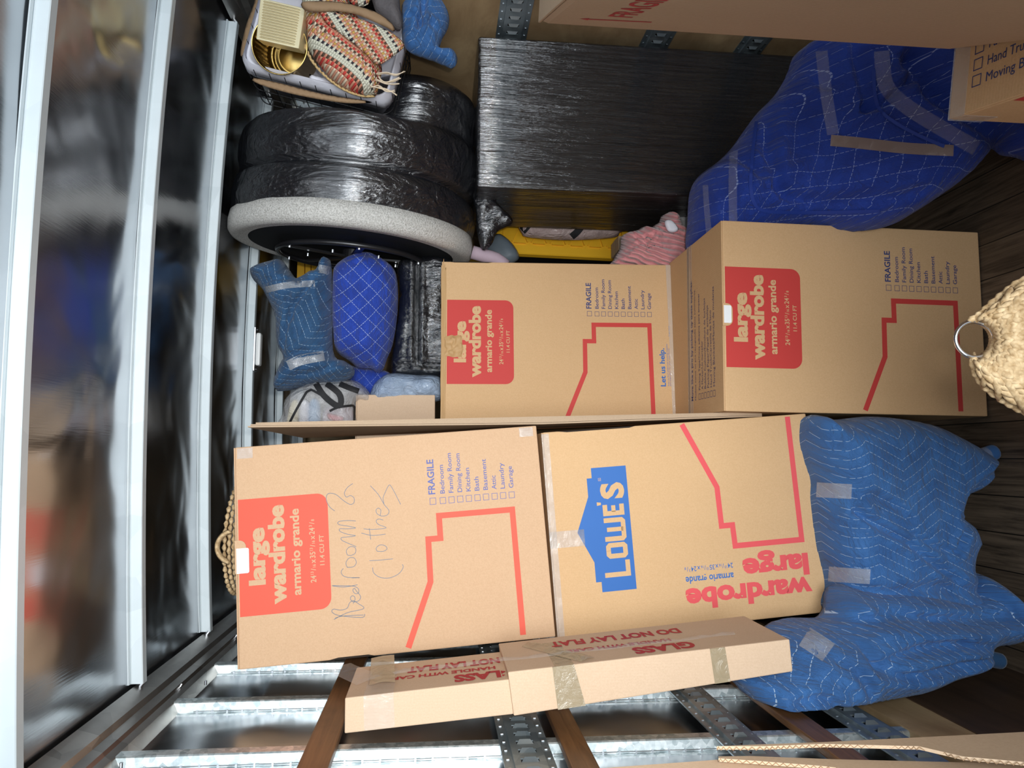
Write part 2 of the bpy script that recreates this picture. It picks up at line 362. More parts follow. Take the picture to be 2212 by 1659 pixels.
def pillow(name, px, Y, front, back, mat, parent=None, R=0.12, step=0.014, tilt=(0, 0), creases=(), lump=0.012, lsc=6.0, uvrot=0.0, aniso=(1, 1),
           smooth_outline=True, power=0.5, seed=0, world=None, ridge=0.0, uvs=1.0, xmin=-9):
    """A stuffed soft body: its outline stands at its own distance, and it bulges forward and back with real thickness."""
    if world is None:
        c = [at(x, y, Y=Y) for x, y in px]
        cx = sum(p.x for p in c) / len(c); cz = sum(p.z for p in c) / len(c)
        nrm = Vector((-tilt[0], 1, -tilt[1])); o0 = Vector((cx, Y, cz))
        def hit(x, y):
            r = ray(x, y); t = nrm.dot(o0 - EYE) / nrm.dot(r); return EYE + r * t
        W = [hit(x, y) for x, y in px]
    else:
        cx, cz = 0, 0
        W = [Vector((a, Y, b)) for a, b in world]
        hit = None
    poly = [Vector((p.x, p.z)) for p in W]
    if smooth_outline: poly = catmull(poly, step)
    else:
        q = []
        for i in range(len(poly)):
            a, b = poly[i], poly[(i + 1) % len(poly)]; k = max(1, int((b - a).length / step)); q += [a.lerp(b, j / k) for j in range(k)]
        poly = q
    P = np.array([(p.x, p.y) for p in poly]); A = P; B = np.roll(P, -1, 0)
    x0, z0 = P.min(0); x1, z1 = P.max(0)
    g = []; row = 0; z = z0 + step * .5
    while z < z1:
        x = x0 + (step * .5 if row % 2 else 0)
        while x < x1: g.append((x, z)); x += step
        z += step * .866; row += 1
    G = np.array(g)
    ins = np.zeros(len(G), bool)
    for a, b in zip(A, B):
        cond = (a[1] > G[:, 1]) != (b[1] > G[:, 1])
        with np.errstate(divide='ignore', invalid='ignore'):
            xi = (b[0] - a[0]) * (G[:, 1] - a[1]) / (b[1] - a[1] + 1e-15) + a[0]
        ins ^= cond & (G[:, 0] < xi)
    G = G[ins]; D = seg_dist(G, A, B); G = G[D > step * 0.55]
    allp = [Vector(p) for p in P] + [Vector(p) for p in G]
    nb = len(P)
    res = delaunay_2d_cdt(allp, [(i, (i + 1) % nb) for i in range(nb)], [], 1, 1e-6)
    V = res[0]; T = res[2]
    VV = np.array([(v.x, v.y) for v in V]); D = seg_dist(VV, A, B)
    g_ = np.power(np.clip(1 - (1 - np.clip(D / R, 0, 1)) ** 2, 0, 1), power)
    cr = np.zeros(len(V))
    for c_ in creases:
        pl, dep, wd = c_[:3]
        if world is None: q = [hit(x, y) for x, y in pl]; q = [Vector((p.x, p.z)) for p in q]
        else: q = [Vector(p) for p in pl]
        q = catmull(q, step * 1.5, closed=False); q = np.array([(p.x, p.y) for p in q])
        dd = seg_dist(VV, q[:-1], q[1:])
        cr += -dep * np.exp(-(dd / wd) ** 2) + 0.45 * dep * np.exp(-((dd - 2.0 * wd) / wd) ** 2)
    vf = []; vb = []
    ca, sa = math.cos(uvrot), math.sin(uvrot); uvl = []
    for i, v in enumerate(V):
        x, z = v.x, v.y
        yy = Y + (x - cx) * tilt[0] + (z - cz) * tilt[1] if world is None else Y
        xr, zr = (x * ca + z * sa) * aniso[0], (-x * sa + z * ca) * aniso[1]
        nn = noise.fractal(Vector((xr * lsc + seed, zr * lsc, seed * 1.7)), 0.9, 2.1, 4)
        if ridge: nn += ridge * (1 - abs(noise.noise(Vector((xr * lsc * .8 + seed * 3, zr * lsc * .8, 4.2)))) * 2)
        h = front * g_[i] + (nn * lump + cr[i]) * min(1, D[i] / (R * .5)) 
        xx = max(x, xmin + .01 * (x - xmin)); vf.append((xx, yy - h, z)); vb.append((xx, yy + back * g_[i] + 1e-4, z))
        uvl.append(((x * ca + z * sa + h * 0.35) * uvs, (-x * sa + z * ca + h * 0.25) * uvs))
    on = [D[i] < 1e-5 for i in range(len(V))]
    idxb = {}; verts = list(vf)
    for i in range(len(V)):
        if on[i]: idxb[i] = i
        else: idxb[i] = len(verts); verts.append(vb[i])
    faces = []
    for t in T:
        t = list(t); a = VV[t]; ar = (a[1][0] - a[0][0]) * (a[2][1] - a[0][1]) - (a[2][0] - a[0][0]) * (a[1][1] - a[0][1])
        if ar < 0: t = t[::-1]
        faces.append(tuple(t)); faces.append(tuple(idxb[k] for k in t[::-1]))
    uva = uvl + [None] * (len(verts) - len(vf))
    for i in range(len(V)):
        if not on[i]: uva[idxb[i]] = uvl[i]
    me = bpy.data.meshes.new(name); me.from_pydata(verts, [], faces); me.update(); me.materials.append(mat)
    me.polygons.foreach_set('use_smooth', [True] * len(me.polygons))
    ul = me.uv_layers.new(name='uv'); flat = []
    for l in me.loops: flat += list(uva[l.vertex_index])
    ul.data.foreach_set('uv', flat)
    o = bpy.data.objects.new(name, me); C.objects.link(o)
    if parent: world_part(o, parent)
    return o

# ---- lettering
_txt_cache = {}
def glyphs(s, bold):
    k = (s, bold)
    if k not in _txt_cache:
        cu = bpy.data.curves.new('t', 'FONT'); cu.body = s; cu.size = 1.0; cu.offset = bold; cu.resolution_u = 3
        o = bpy.data.objects.new('t', cu); C.objects.link(o)
        dg = bpy.context.evaluated_depsgraph_get(); me = bpy.data.meshes.new_from_object(o.evaluated_get(dg))
        vs = [(v.co.x, v.co.y) for v in me.vertices]; fs = [tuple(p.vertices) for p in me.polygons]
        bpy.data.objects.remove(o); bpy.data.curves.remove(cu); bpy.data.meshes.remove(me)
        _txt_cache[k] = (vs, fs)
    return _txt_cache[k]
_H = glyphs('H', 0.0)[0]; CAP = max(v[1] for v in _H)
class Print:
    """flat ink on a face. face frame: u to the right, v down from the top left, eps proud of the board"""
    def __init__(s, fr, eps=0.0004): s.fr = fr; s.e = eps; s.v = []; s.f = []
    def poly(s, pts):
        k = len(s.v); s.v += [s.fr(u, v, s.e) for u, v in pts]; s.f.append(tuple(range(k, k + len(pts))))
    def tris(s, pts, fs):
        k = len(s.v); s.v += [s.fr(u, v, s.e) for u, v in pts]; s.f += [tuple(i + k for i in f) for f in fs]
    def line(s, pts, w):
        """mitred stroke"""
        L = [Vector(p) for p in pts]; n = len(L); l = []; r = []
        for i, p in enumerate(L):
            a = (L[i] - L[i - 1]).normalized() if i else None; b = (L[i + 1] - L[i]).normalized() if i < n - 1 else None
            if a is None: nn = Vector((-b.y, b.x)); k = 1
            elif b is None: nn = Vector((-a.y, a.x)); k = 1
            else:
                t = (a + b); t = t.normalized() if t.length > 1e-6 else a
                nn = Vector((-t.y, t.x)); k = 1 / max(0.4, nn.dot(Vector((-a.y, a.x))))
            l.append(p + nn * w / 2 * k); r.append(p - nn * w / 2 * k)
        k0 = len(s.v)
        s.v += [s.fr(p.x, p.y, s.e) for p in l + r]
        for i in range(n - 1): s.f.append((k0 + i, k0 + i + 1, k0 + n + i + 1, k0 + n + i))
    def ring(s, u, v, w, h, t):
        s.line([(u + w / 2, v), (u + w, v), (u + w, v + h), (u, v + h), (u, v), (u + w / 2, v)], t)
    def text(s, st, u, v, cap, width=None, rot=0.0, bold=0.0, sx=None):
        vs, fs = glyphs(st, bold)
        x0 = min(p[0] for p in vs); x1 = max(p[0] for p in vs)
        ky = cap / CAP; kx = (width / (x1 - x0)) if width else (sx or ky)
        c, q = math.cos(rot), math.sin(rot)
        P = []
        for x, y in vs:
            X = (x - x0) * kx; Yv = y * ky
            P.append((u + X * c + Yv * q, v + X * q - Yv * c))
        s.tris(P, fs); return (x1 - x0) * kx
    def seq(s, parts, u, v, cap, rot=0.0, width=None, bold=0.02):
        """parts: (text, scale, rise)"""
        tot = 0; ws = []
        for st, sc, rise in parts:
            vs, fs = glyphs(st, bold); wd = (max(p[0] for p in vs) - min(p[0] for p in vs)) * cap / CAP * sc; ws.append(wd); tot += wd + cap * .22
        k = (width / tot) if width else 1; c, q = math.cos(rot), math.sin(rot); x = 0
        for (st, sc, rise), wd in zip(parts, ws):
            yy = rise * cap
            s.text(st, u + x * c + yy * q, v + x * q - yy * c, cap * sc, width=wd * k, rot=rot, bold=bold); x += (wd + cap * .22) * k
    def build(s, name, mat, parent):
        return link_mesh(name, s.v, s.f, mat, parent)
DIM = [('24', 1, 0), ('13', .55, .45), ('/', .9, 0), ('16', .55, 0), ('x', 1, 0), ('35', 1, 0), ('13', .55, .45), ('/', .9, 0), ('16', .55, 0), ('x', 1, 0), ('24', 1, 0), ('3', .55, .45), ('/', .9, 0), ('8', .55, 0)]

def pose(cx, cy, cz, yaw, pitch, roll):
    return Matrix.Translation((cx, cy, cz)) @ Matrix.Rotation(yaw, 4, 'Z') @ Matrix.Rotation(pitch, 4, 'X') @ Matrix.Rotation(roll, 4, 'Y')

# ================================================================== THE TRUCK
XL, XR, YF, YB = -0.672, 1.70, 5.0, -1.2
ZE, CR = 2.65, 0.045
XM = (XL + XR) / 2; HW = (XR - XL) / 2
def zc(x): return ZE + CR * (1 - ((x - XM) / HW) ** 2)
floor = struct(MB().box(XL - .05, YB, -0.05, XR + .05, YF, 0.0).build('floor', FLOORM))
# ceiling skin, gently crowned
vs = []; fs = []; NX, NY = 24, 60
for j in range(NY + 1):
    y = YB + (YF - YB) * j / NY
    for i in range(NX + 1):
        x = XL + (XR - XL) * i / NX; vs.append((x, y, zc(x) + 0.006 * noise.noise(Vector((x * 1.6, y * 1.9, 3)))))
for j in range(NY):
    for i in range(NX): a = j * (NX + 1) + i; fs.append((a, a + 1, a + NX + 2, a + NX + 1))
k = len(vs); vs += [(v[0], v[1], v[2] + 0.03) for v in vs]; fs += [tuple(reversed([i + k for i in f])) for f in fs]
ceiling = struct(link_mesh('ceiling', vs, fs, ALU, smooth=True))
for y0 in (-0.88, -0.27, 0.34, 0.95, 1.561, 2.175, 2.778, 3.392, 4.05, 4.66):
    mb = MB(); n = 36; dz = 0.036; w_ = 0.030
    prof = [(-0.012, 0.0), (-0.012, -0.003), (-0.0035, -0.0045), (-0.003, -0.001), (0.0, -0.001), (-0.0015, -0.006), (0.0, -0.008), (0.0, -dz + .002), (0.002, -dz), (w_ - .003, -dz), (w_, -dz + .003), (w_ + .002, -0.002), (w_ + .002, 0.0)]
    V = []; Fa = []
    for i in range(n + 1):
        x = XL + 0.05 + (XR - XL - 0.10) * i / n
        for (dy, dzz) in prof: V.append((x, y0 + dy, zc(x) + dzz))
    m = len(prof)
    for i in range(n):
        for q in range(m): Fa.append((i * m + q, i * m + (q + 1) % m, (i + 1) * m + (q + 1) % m, (i + 1) * m + q))
    mb.add(V, Fa); mb.build('roof_bow', RIB, ceiling)

# ---- left wall: aluminium sheet, steel posts, wooden slats, logistics tracks, plywood kick board
wall_left = struct(MB().box(XL - 0.06, YB, 0, XL - 0.03, YF, ZE).build('wall_left', ALU))
def hat_post(y0, wall):
    mb = MB(); wd = 0.036; xf = XL; xb = XL - 0.030
    prof = [(xb, -0.020), (xb + .002, -.020), (xb + .002, -0.002), (xf - .003, 0.0), (xf, 0.003), (xf, wd - .003), (xf - .003, wd), (xb + .003, wd + .004), (xb + .003, wd + .02), (xb, wd + .02)]
    V = [(x, y0 + y, z) for z in (0.0, 2.56) for x, y in prof]; m = len(prof)
    mb.add(V, [(q, (q + 1) % m, m + (q + 1) % m, m + q) for q in range(m)] + [tuple(range(m))[::-1], tuple(range(m, 2 * m))])
    o = mb.build('wall_post', GALV, wall)
    wire = MB(); pts = []; z = 0.7
    while z < 2.5: pts.append((xb + .005, y0 - 0.004 + 0.0012 * math.sin(z * 60), z)); z += 0.02
    wire.tube(pts, 0.0014, 5); z = 0.75
    while z < 2.5:
        wire.box(xb + .001, y0 - 0.010, z - 0.0022, xb + 0.009, y0 + 0.001, z + 0.0022); z += 0.040
    wire.build('lacing_wire', SCREW, o)
    return o
for i in range(-5, 9): hat_post(1.803 + 0.37 * i, wall_left)
def e_track(z0, z1, y0, y1, X0, s, wall):
    """flanged steel rail with a raised slotted centre; s=+1 faces +X"""
    o = MB(); h = z1 - z0; zc0 = z0 + h * .24; zc1 = z1 - h * .24; d1 = 0.004; d2 = 0.013
    def bx(za, zb, ya, yb, xa, xb): o.box(min(X0 + s * xa, X0 + s * xb), ya, za, max(X0 + s * xa, X0 + s * xb), yb, zb)
    bx(z0, zc0 - .006, y0, y1, 0, d1); bx(zc1 + .006, z1, y0, y1, 0, d1)
    for za, zb in ((zc0 - .006, zc0), (zc1, zc1 + .006)):
        bx(za, zb, y0, y1, 0, d2)
    p = 0.0508; y = y0; ins = h * .08
    bx(zc0, zc0 + ins, y0, y1, d2 - .003, d2); bx(zc1 - ins, zc1, y0, y1, d2 - .003, d2)
    while y < y1 - p:
        bx(zc0 + ins, zc1 - ins, y, y + p * .58, d2 - .003, d2)
        o.add([(X0 + s * (d2 - .001), y + p * .58, zc0 + ins), (X0 + s * (d2 - .001), y + p * .58, zc1 - ins), (X0 + s * (d2 + .007), y + p * .80, zc1 - ins - .008), (X0 + s * (d2 + .007), y + p * .80, zc0 + ins + .008),
               (X0 + s * (d2 - .003), y + p * .58, zc0 + ins), (X0 + s * (d2 - .003), y + p * .58, zc1 - ins), (X0 + s * (d2 + .005), y + p * .81, zc1 - ins - .008), (X0 + s * (d2 + .005), y + p * .81, zc0 + ins + .008)],
              [(0, 1, 2, 3), (7, 6, 5, 4), (0, 4, 5, 1), (1, 5, 6, 2), (2, 6, 7, 3), (3, 7, 4, 0)])
        y += p
    t = o.build('logistics_track', TRACK, wall)
    sc = MB(); y = y0 + .02
    while y < y1:
        for zz in (z0 + h * .09, z1 - h * .09): bx_ = X0 + s * d1; sc.box(min(bx_, bx_ + s * .0015), y - .003, zz - .003, max(bx_, bx_ + s * .0015), y + .003, zz + .003)
        y += p
    sc.build('rivets', SCREW, t)
    bk = MB(); bk.box(min(X0, X0 - s * .001), y0, zc0, max(X0, X0 + s * .001), y1, zc1); bk.build('track_slot_shade', BLACK_PL, t)  # black sheet stands in for the shade inside the track slots
for z0, z1 in ((1.562, 1.675), (1.052, 1.155), (0.690, 0.795)):
    e_track(z0, z1, -0.6, 4.9, XL, 1, wall_left)
for z0, z1 in ((2.048, 2.115), (1.478, 1.538), (0.884, 0.950)):
    MB().bbox(XL, -0.6, z0, XL + 0.020, 4.9, z1, 0.004).build('wooden_slat', SLATW, wall_left)
MB().box(XL - .03, -0.6, 0.51, XL + 0.003, 4.95, 0.655).build('plywood_board', PLY, wall_left)
MB().box(XL - .03, -0.6, 0.0, XL + 0.006, 4.95, 0.51).build('kick_board', PLYD, wall_left)
# ---- right wall
wall_right = struct(MB().box(XR, YB, 0, XR + 0.03, YF, ZE).build('wall_right', ALU))
MB().box(XR - .004, YB + .02, 0.0, XR, YF - .02, 2.02).build('plywood_lining', PLY, wall_right)
for z0, z1 in ((1.497, 1.622), (0.905, 1.027), (0.505, 0.622)): e_track(z0, z1, -0.6, 4.9, XR - .004, -1, wall_right)
for i in range(-1, 8): 
    MB().box(XR - .03, 1.76 + .37 * i - .04, 2.03, XR, 1.76 + .37 * i + .03, 2.56).build('wall_post', GALV, wall_right)
wall_front = struct(MB().box(XL - .05, YF, 0, XR + .05, YF + .03, ZE + .05).build('wall_front', PLY))
# ---- roof rails
def rail(name, X0, s):
    mb = MB()
    prof = [(-0.03, 2.50), (-0.002, 2.535), (0.004, 2.56), (0.010, 2.565), (0.022, 2.60), (0.028, 2.604), (0.034, 2.645), (0.040, 2.652), (-0.03, 2.66)]
    prof = [(-0.03, 2.520), (0.0, 2.535), (0.006, 2.552), (0.012, 2.560), (0.016, 2.585), (0.030, 2.592), (0.040, 2.625), (0.044, 2.640), (-0.03, 2.645)]
    V = [(X0 + s * x, y, z) for y in (YB, YF) for x, z in prof]; m = len(prof)
    mb.add(V, [(q, (q + 1) % m, m + (q + 1) % m, m + q) for q in range(m)] + [tuple(range(m))[::-1], tuple(range(m, 2 * m))])
    o = struct(mb.build(name, RAIL))
    r = MB(); y = -0.5
    for y in (1.26, 1.60, 2.19, 2.78, 3.37, 3.96):
        r.tube([(X0 + s * 0.038, y, 2.632), (X0 + s * 0.052, y, 2.622)], 0.006, 8)
        r.tube([(X0 + s * 0.008, y + .1, 2.556), (X0 + s * 0.016, y + .1, 2.552)], 0.004, 8)
        r.tube([(X0 - s * 0.004, y + .15, 2.50), (X0 + s * 0.008, y + .15, 2.50)], 0.004, 8)
    r.build('rail_rivets', SCREW, o)
rail('trim_1', XL, 1); rail('trim_2', XR, -1)
# dome lamp on the far roof bow
lp = at(553, 755, Z=2.655); y0 = lp.y
t = thing('dome_lamp', (lp.x, y0, zc(lp.x) - .03), label='small white oblong dome lamp screwed to the roof bow above the blue bundles', cat='lamp')
MB().bbox(-.10, -.028, -.012, .10, .028, 0.0, .003).build('lamp_base', SCREW, t)
MB().bbox(-.075, -.022, -.034, .075, .022, -.012, .010).build('lamp_lens', plain('milky_lens', (0.85, 0.86, 0.85, 1), 0.3), t)
b = MB()
for sx in (-.09, .09): b = MB(); b.tube([(sx, 0, -.012), (sx, 0, -.017)], 0.005, 8); b.build('lamp_screw', BLACK_PL, t)

# ================================================================== CARTONS
ROOMS = [('Bedroom', .086), ('Family Room', .120), ('Dining Room', .117), ('Kitchen', .071), ('Bath', .042), ('Basement', .094), ('Attic', .042), ('Laundry', .078), ('Garage', .066)]
def carton(name, M, W, H, D, board, label, flaps=True, tape=True, bev=0.004):
    """M: frame at the centre of the front face, -Y towards the viewer"""
    base = M @ Matrix.Translation((0, D / 2, -H / 2))
    t = thing(name, M=base, label=label, cat='cardboard box')
    hh = H - (0.004 if flaps else 0)
    MB().bbox(-W / 2, -D / 2, 0, W / 2, D / 2, hh, bev).build('body', board, t)
    if flaps:
        for s in (-1, 1):
            y0, y1 = (-D / 2 + .001, -0.0015) if s < 0 else (0.0015, D / 2 - .001)
            MB().bbox(-W / 2 + .001, y0, hh, W / 2 - .001, y1, H, .0015).build('top_flap', board, t)
        if tape:
            tp = MB(); tp.box(-W / 2 - .0006, -.025, H, W / 2 + .0006, .025, H + .0005); tp.box(-W / 2 - .0008, -.025, H - .06, -W / 2 - .0002, .025, H + .0005)
            tp.build('packing_tape', TAPE, t)
    fr = lambda u, v, e: (u - W / 2, -D / 2 - e, H - v)
    ft = lambda u, v, e: (u - W / 2, -D / 2 - v, H + e + .0003)
    return t, fr, ft
def uv_of(M, W, H, px, py):
    """where a sight line meets the carton's front face"""
    o = M.translation; n = (M.to_3x3() @ Vector((0, 1, 0))); r = ray(px, py); k = (o - EYE).dot(n) / r.dot(n)
    p = M.inverted() @ (EYE + r * k); return (p.x + W / 2, H / 2 - p.z)
def wardrobe_prints(t, fr, red, ink, board, dv=0.0, let_us=False):
    p = Print(fr, .0004); r = .032
    pts = [(.143, .010 + dv), (.475, .010 + dv)]
    pts += [(.475 - r + r * math.cos(a), .267 + dv - r + r * math.sin(a)) for a in [i * PI / 16 for i in range(9)]]
    pts += [(.143 + r - r * math.sin(a), .267 + dv - r + r * math.cos(a)) for a in [i * PI / 16 for i in range(9)]]
    p.poly(pts); lp_ = p.build('label_panel', red, t)
    p = Print(fr, .0008)
    p.text('large', .227, .081 + dv, .042, .163, bold=.045); p.text('wardrobe', .169, .138 + dv, .042, .282, bold=.045)
    p.text('armario grande', .189, .182 + dv, .024, .247, bold=.028)
    p.seq(DIM, .220, .226 + dv, .015, width=.184, bold=.015); p.text('11.4 CU FT', .267, .2515 + dv, .0125, .087, bold=.015)
    p.build('label_lettering', board, lp_)
    p = Print(fr, .0004)
    p.line([(.012, .479), (.191, .5545), (.314, .556), (.314, .592), (.380, .592), (.380, .8135), (.015, .8145)], .0172)
    p.build('house_outline', red, t)
    p = Print(fr, .0004)
    p.text('FRAGILE', .445, .585, .0195, .105, bold=.02); p.ring(.415, .568, .019, .0175, .0014)
    for i, (n, w_) in enumerate(ROOMS):
        v = .614 + i * .0261; p.text(n, .445, v, .0135, w_, bold=.008); p.ring(.415, v - .0155, .018, .0165, .0014)
    if let_us:
        p.build('room_checklist', ink, t); p = Print(fr, .0004)
        p.text('Let us help.', .136, .868, .019, .152, bold=.025); p.text('Scan to find additional moving supplies', .137, .8815, .0055, .168); p.text('and inspiration for your new home', .137, .889, .0055, .150)
        p.text('To get started', .335, .893, .0045, .042); p.build('help_lettering', LBLUE, t)
    else: p.build('room_checklist', ink, t)
def top_prints(t, ft, ink, off=0.0):
    p = Print(ft, .0004)
    p.text('Move like a pro by picking up these supplies:', .055, -.283, .018, .44, bold=.01)
    p.text('Mudate como un pro recogiendo estos suministros:', .055, -.252, .013, .40)
    for i, (s_, w_) in enumerate((('Packing Tape/Cinta adhesiva para empacar', .345), ('A Marker/Un marcador', .17), ('Bubble Cushion/Envoltura de burbujas', .315), ('Packing Paper/Papel de embalaje', .285), ('Hand Truck/Carretilla de Mano', .262), ('Moving Blankets/Mantas de mudanza', .338))):
        d_ = -.210 + i * .0275; p.text(s_, .088, d_ + off, .0155, w_, bold=.0); p.ring(.055, d_ - .017 + off, .02, .018, .0016)
    p.build('supplies_lettering', ink, t)
def grip(t, W, H, D, board, u0=.265, sticker=(.264, .335, .005, .039), tab=(.265, .358, .031)):
    mb = MB()
    def rr(x0, x1, z0, z1, y0, y1, r):
        n = 6; pr = [(x0, z1), (x1, z1)]
        pr += [(x1 - r + r * math.cos(a), z0 + r - r * math.sin(a)) for a in [i * PI / 2 / n for i in range(n + 1)]]
        pr += [(x0 + r - r * math.sin(a), z0 + r - r * math.cos(a)) for a in [i * PI / 2 / n for i in range(n + 1)]]
        m = len(pr); return [(x, y0, z) for x, z in pr] + [(x, y1, z) for x, z in pr], [tuple(range(m))[::-1], tuple(range(m, 2 * m))] + [(i, (i + 1) % m, m + (i + 1) % m, m + i) for i in range(m)]
    a = rr(tab[0] - W / 2, tab[1] - W / 2, H - tab[2], H + .001, -D / 2 - .003, -D / 2 + .0, .02); mb.add(*a); g = mb.build('hanger_tab', board, t)
    mb = MB(); mb.add(*rr(sticker[0] - W / 2, sticker[1] - W / 2, H - sticker[3], H - sticker[2] + .001, -D / 2 - .0048, -D / 2 - .0031, .005))
    mb.build('hanger_bar_end', WHITE, g)
CARD_A = CARD
# box 1 : upper left, handwriting
M1 = pose(-0.254, 2.252, 1.83 + 0.124, 0.091, -0.005, -0.082)
t1, fr, ft = carton('wardrobe_box', M1, .63, .91, .62, CARD_PINK, 'tall kraft wardrobe box with orange-red label and handwritten pen words under the roof')
wardrobe_prints(t1, fr, RED3, plain('violet_ink', srgb(88, 96, 158), 0.6), CARD_PINK); grip(t1, .63, .91, .62, CARD_PINK)
def ink(strokes, M, W, H, fr, t, name, mat, wd=.0017):
    p = Print(fr, .0006)
    for st in strokes:
        q = [Vector(uv_of(M, W, H, 480 + x * 740 / 2192, 900 + y * 560 / 1659)) for x, y in st]
        q = catmull(q, .003, closed=False); p.line([(a.x, a.y) for a in q], wd)
    return p.build(name, mat, t)
HW1 = [[(715, 1298), (800, 1255), (905, 1228), (870, 1196), (840, 1178), (815, 1192), (800, 1225), (760, 1238), (712, 1232), (702, 1248), (730, 1268), (790, 1278), (860, 1284), (905, 1282), (912, 1262)],
       [(722, 1290), (760, 1278), (830, 1272), (905, 1270)],
       [(838, 1196), (850, 1170), (845, 1150), (828, 1148), (820, 1165), (838, 1185), (870, 1180), (886, 1160), (880, 1140), (862, 1120), (845, 1098), (836, 1112), (850, 1132), (872, 1128), (872, 1104), (845, 1086), (780, 1082), (705, 1082), (780, 1090), (866, 1076)],
       [(830, 1032), (878, 1030), (800, 1028), (768, 1012), (762, 990), (775, 972)],
       [(800, 965), (792, 935), (812, 905), (845, 905), (858, 935), (840, 960), (800, 965)],
       [(800, 885), (795, 855), (820, 832), (852, 840), (852, 872), (825, 888), (800, 885)],
       [(858, 832), (800, 808), (765, 790), (762, 775), (800, 770), (852, 762), (800, 752), (755, 735), (752, 718), (800, 718), (853, 712), (800, 700), (745, 690), (745, 672), (800, 665), (855, 668)],
       [(720, 603), (690, 580), (668, 540), (668, 505), (690, 490), (730, 500), (780, 540), (820, 562), (843, 550), (843, 520), (820, 505), (795, 515), (782, 490), (800, 455), (836, 428)]]
HW2 = [[(962, 965), (970, 1000), (1010, 1028), (1070, 1032), (1130, 1005), (1158, 965), (1152, 945)], [(942, 922), (1010, 918), (1092, 910)],
       [(992, 862), (985, 842), (1008, 822), (1042, 826), (1055, 846), (1030, 862), (992, 862)],
       [(890, 745), (960, 760), (1045, 752)], [(950, 786), (945, 740), (940, 715)], [(905, 718), (960, 722), (1048, 712), (1000, 690), (985, 668), (1000, 655), (1030, 662)],
       [(1010, 635), (1015, 600), (1000, 585), (985, 596), (990, 620), (1020, 636), (1055, 630), (1068, 608), (1060, 590), (1035, 560), (1000, 500), (948, 442)],
       [(1035, 560), (1030, 520), (1045, 480), (1060, 450), (1072, 437), (1095, 470), (1142, 562)]]
p = Print(fr, .0005); p.poly([(0,0.25),(0.0055,0.28),(0.0055,0.365),(0,0.385)]); p.build('hand_slot_shade', GAP_SHADE, t1)  # slot is only a dark printed wedge, its shade put into colour
ink(HW1 + HW2, M1, .63, .91, fr, t1, 'handwriting', PEN)
MB().box(.630 - .315 - .032, -.3106, .012, .630 - .315 - .004, -.3103, .055).build('tape_tab', TAPE, t1)
# small tape pieces on the upper right corner of that box
MB().box(.315 - .035, -.3112, .855, .315 - .004, -.3106, .900).build('tape_tab', TAPE, t1)
# box L
ML = pose(-0.205, 2.282, 1.83 - 0.778, 0.011, 0.018, -0.081)
tL, fr, ft = carton('wardrobe_box', ML, .63, .87, .62, CARD, 'kraft box with blue gabled store logo and sideways red words, under the handwritten box')
p = Print(fr, .0004); p.poly([(.131, .257), (.131, .149), (.162, .149), (.162, .132), (.222, .132), (.316, .087), (.422, .130), (.478, .130), (.478, .146), (.509, .146), (.509, .257)][::-1]); lg = p.build('logo_panel', LBLUE, tL)
p = Print(fr, .0008)
p.line([(.180, .162), (.180, .236), (.222, .236)], .0145)                                       # L
p.line([(.252, .1795), (.264, .1795), (.269, .1845), (.269, .2275), (.264, .2325), (.241, .2325), (.236, .2275), (.236, .1845), (.241, .1795), (.253, .1795)], .0145)
p.line([(.288, .172), (.288, .2275), (.293, .2325), (.340, .2325), (.345, .2275), (.345, .172)], .0145); p.line([(.3165, .180), (.3165, .232)], .013)
p.line([(.393, .1795), (.366, .1795), (.366, .2325), (.393, .2325)], .0145); p.line([(.370, .206), (.390, .206)], .013)
p.poly([(.392, .155), (.403, .155), (.401, .168), (.394, .168)]); p.text('S', .410, .240, .066, .050, bold=.045)
p.ring(.468, .166, .008, .008, .0008); p.text('R', .4700, .1725, .0045, .004)
p.build('logo_lettering', CARD, lg)
p = Print(fr, .0004); p.line([(.624, .4515), (.418, .546), (.297, .548), (.297, .584), (.232, .586), (.232, .808), (.624, .806)], .0172); p.build('house_outline', RED2, tL)
p = Print(fr, .0004); p.text('large', .186, .822, .060, .219, rot=-PI / 2, bold=.045); p.text('wardrobe', .112, .825, .058, .415, rot=-PI / 2, bold=.045); p.build('size_lettering', RED2, tL)
p = Print(fr, .0004); p.text('armario grande', .151, .571, .0205, .156, rot=-PI / 2, bold=.02); p.seq(DIM, .181, .572, .0145, rot=-PI / 2, width=.160, bold=.01); p.build('dimension_lettering', LBLUE, tL)
MB().box(.275 - .315, -.3110, .87 - .108, .325 - .315, -.3104, .871).build('tape_strip', TAPE, tL)
MB().box(-.315, -.3110, .87 - .022, .310, -.3104, .871).build('tape_strip', TAPE, tL)
p = Print(fr, .0005); p.poly([(0.63,0.05),(0.6255,0.08),(0.6255,0.27999999999999997),(0.63,0.3)]); p.build('hand_slot_shade', GAP_SHADE, tL)  # dark wedge printed at the right edge as slot shade
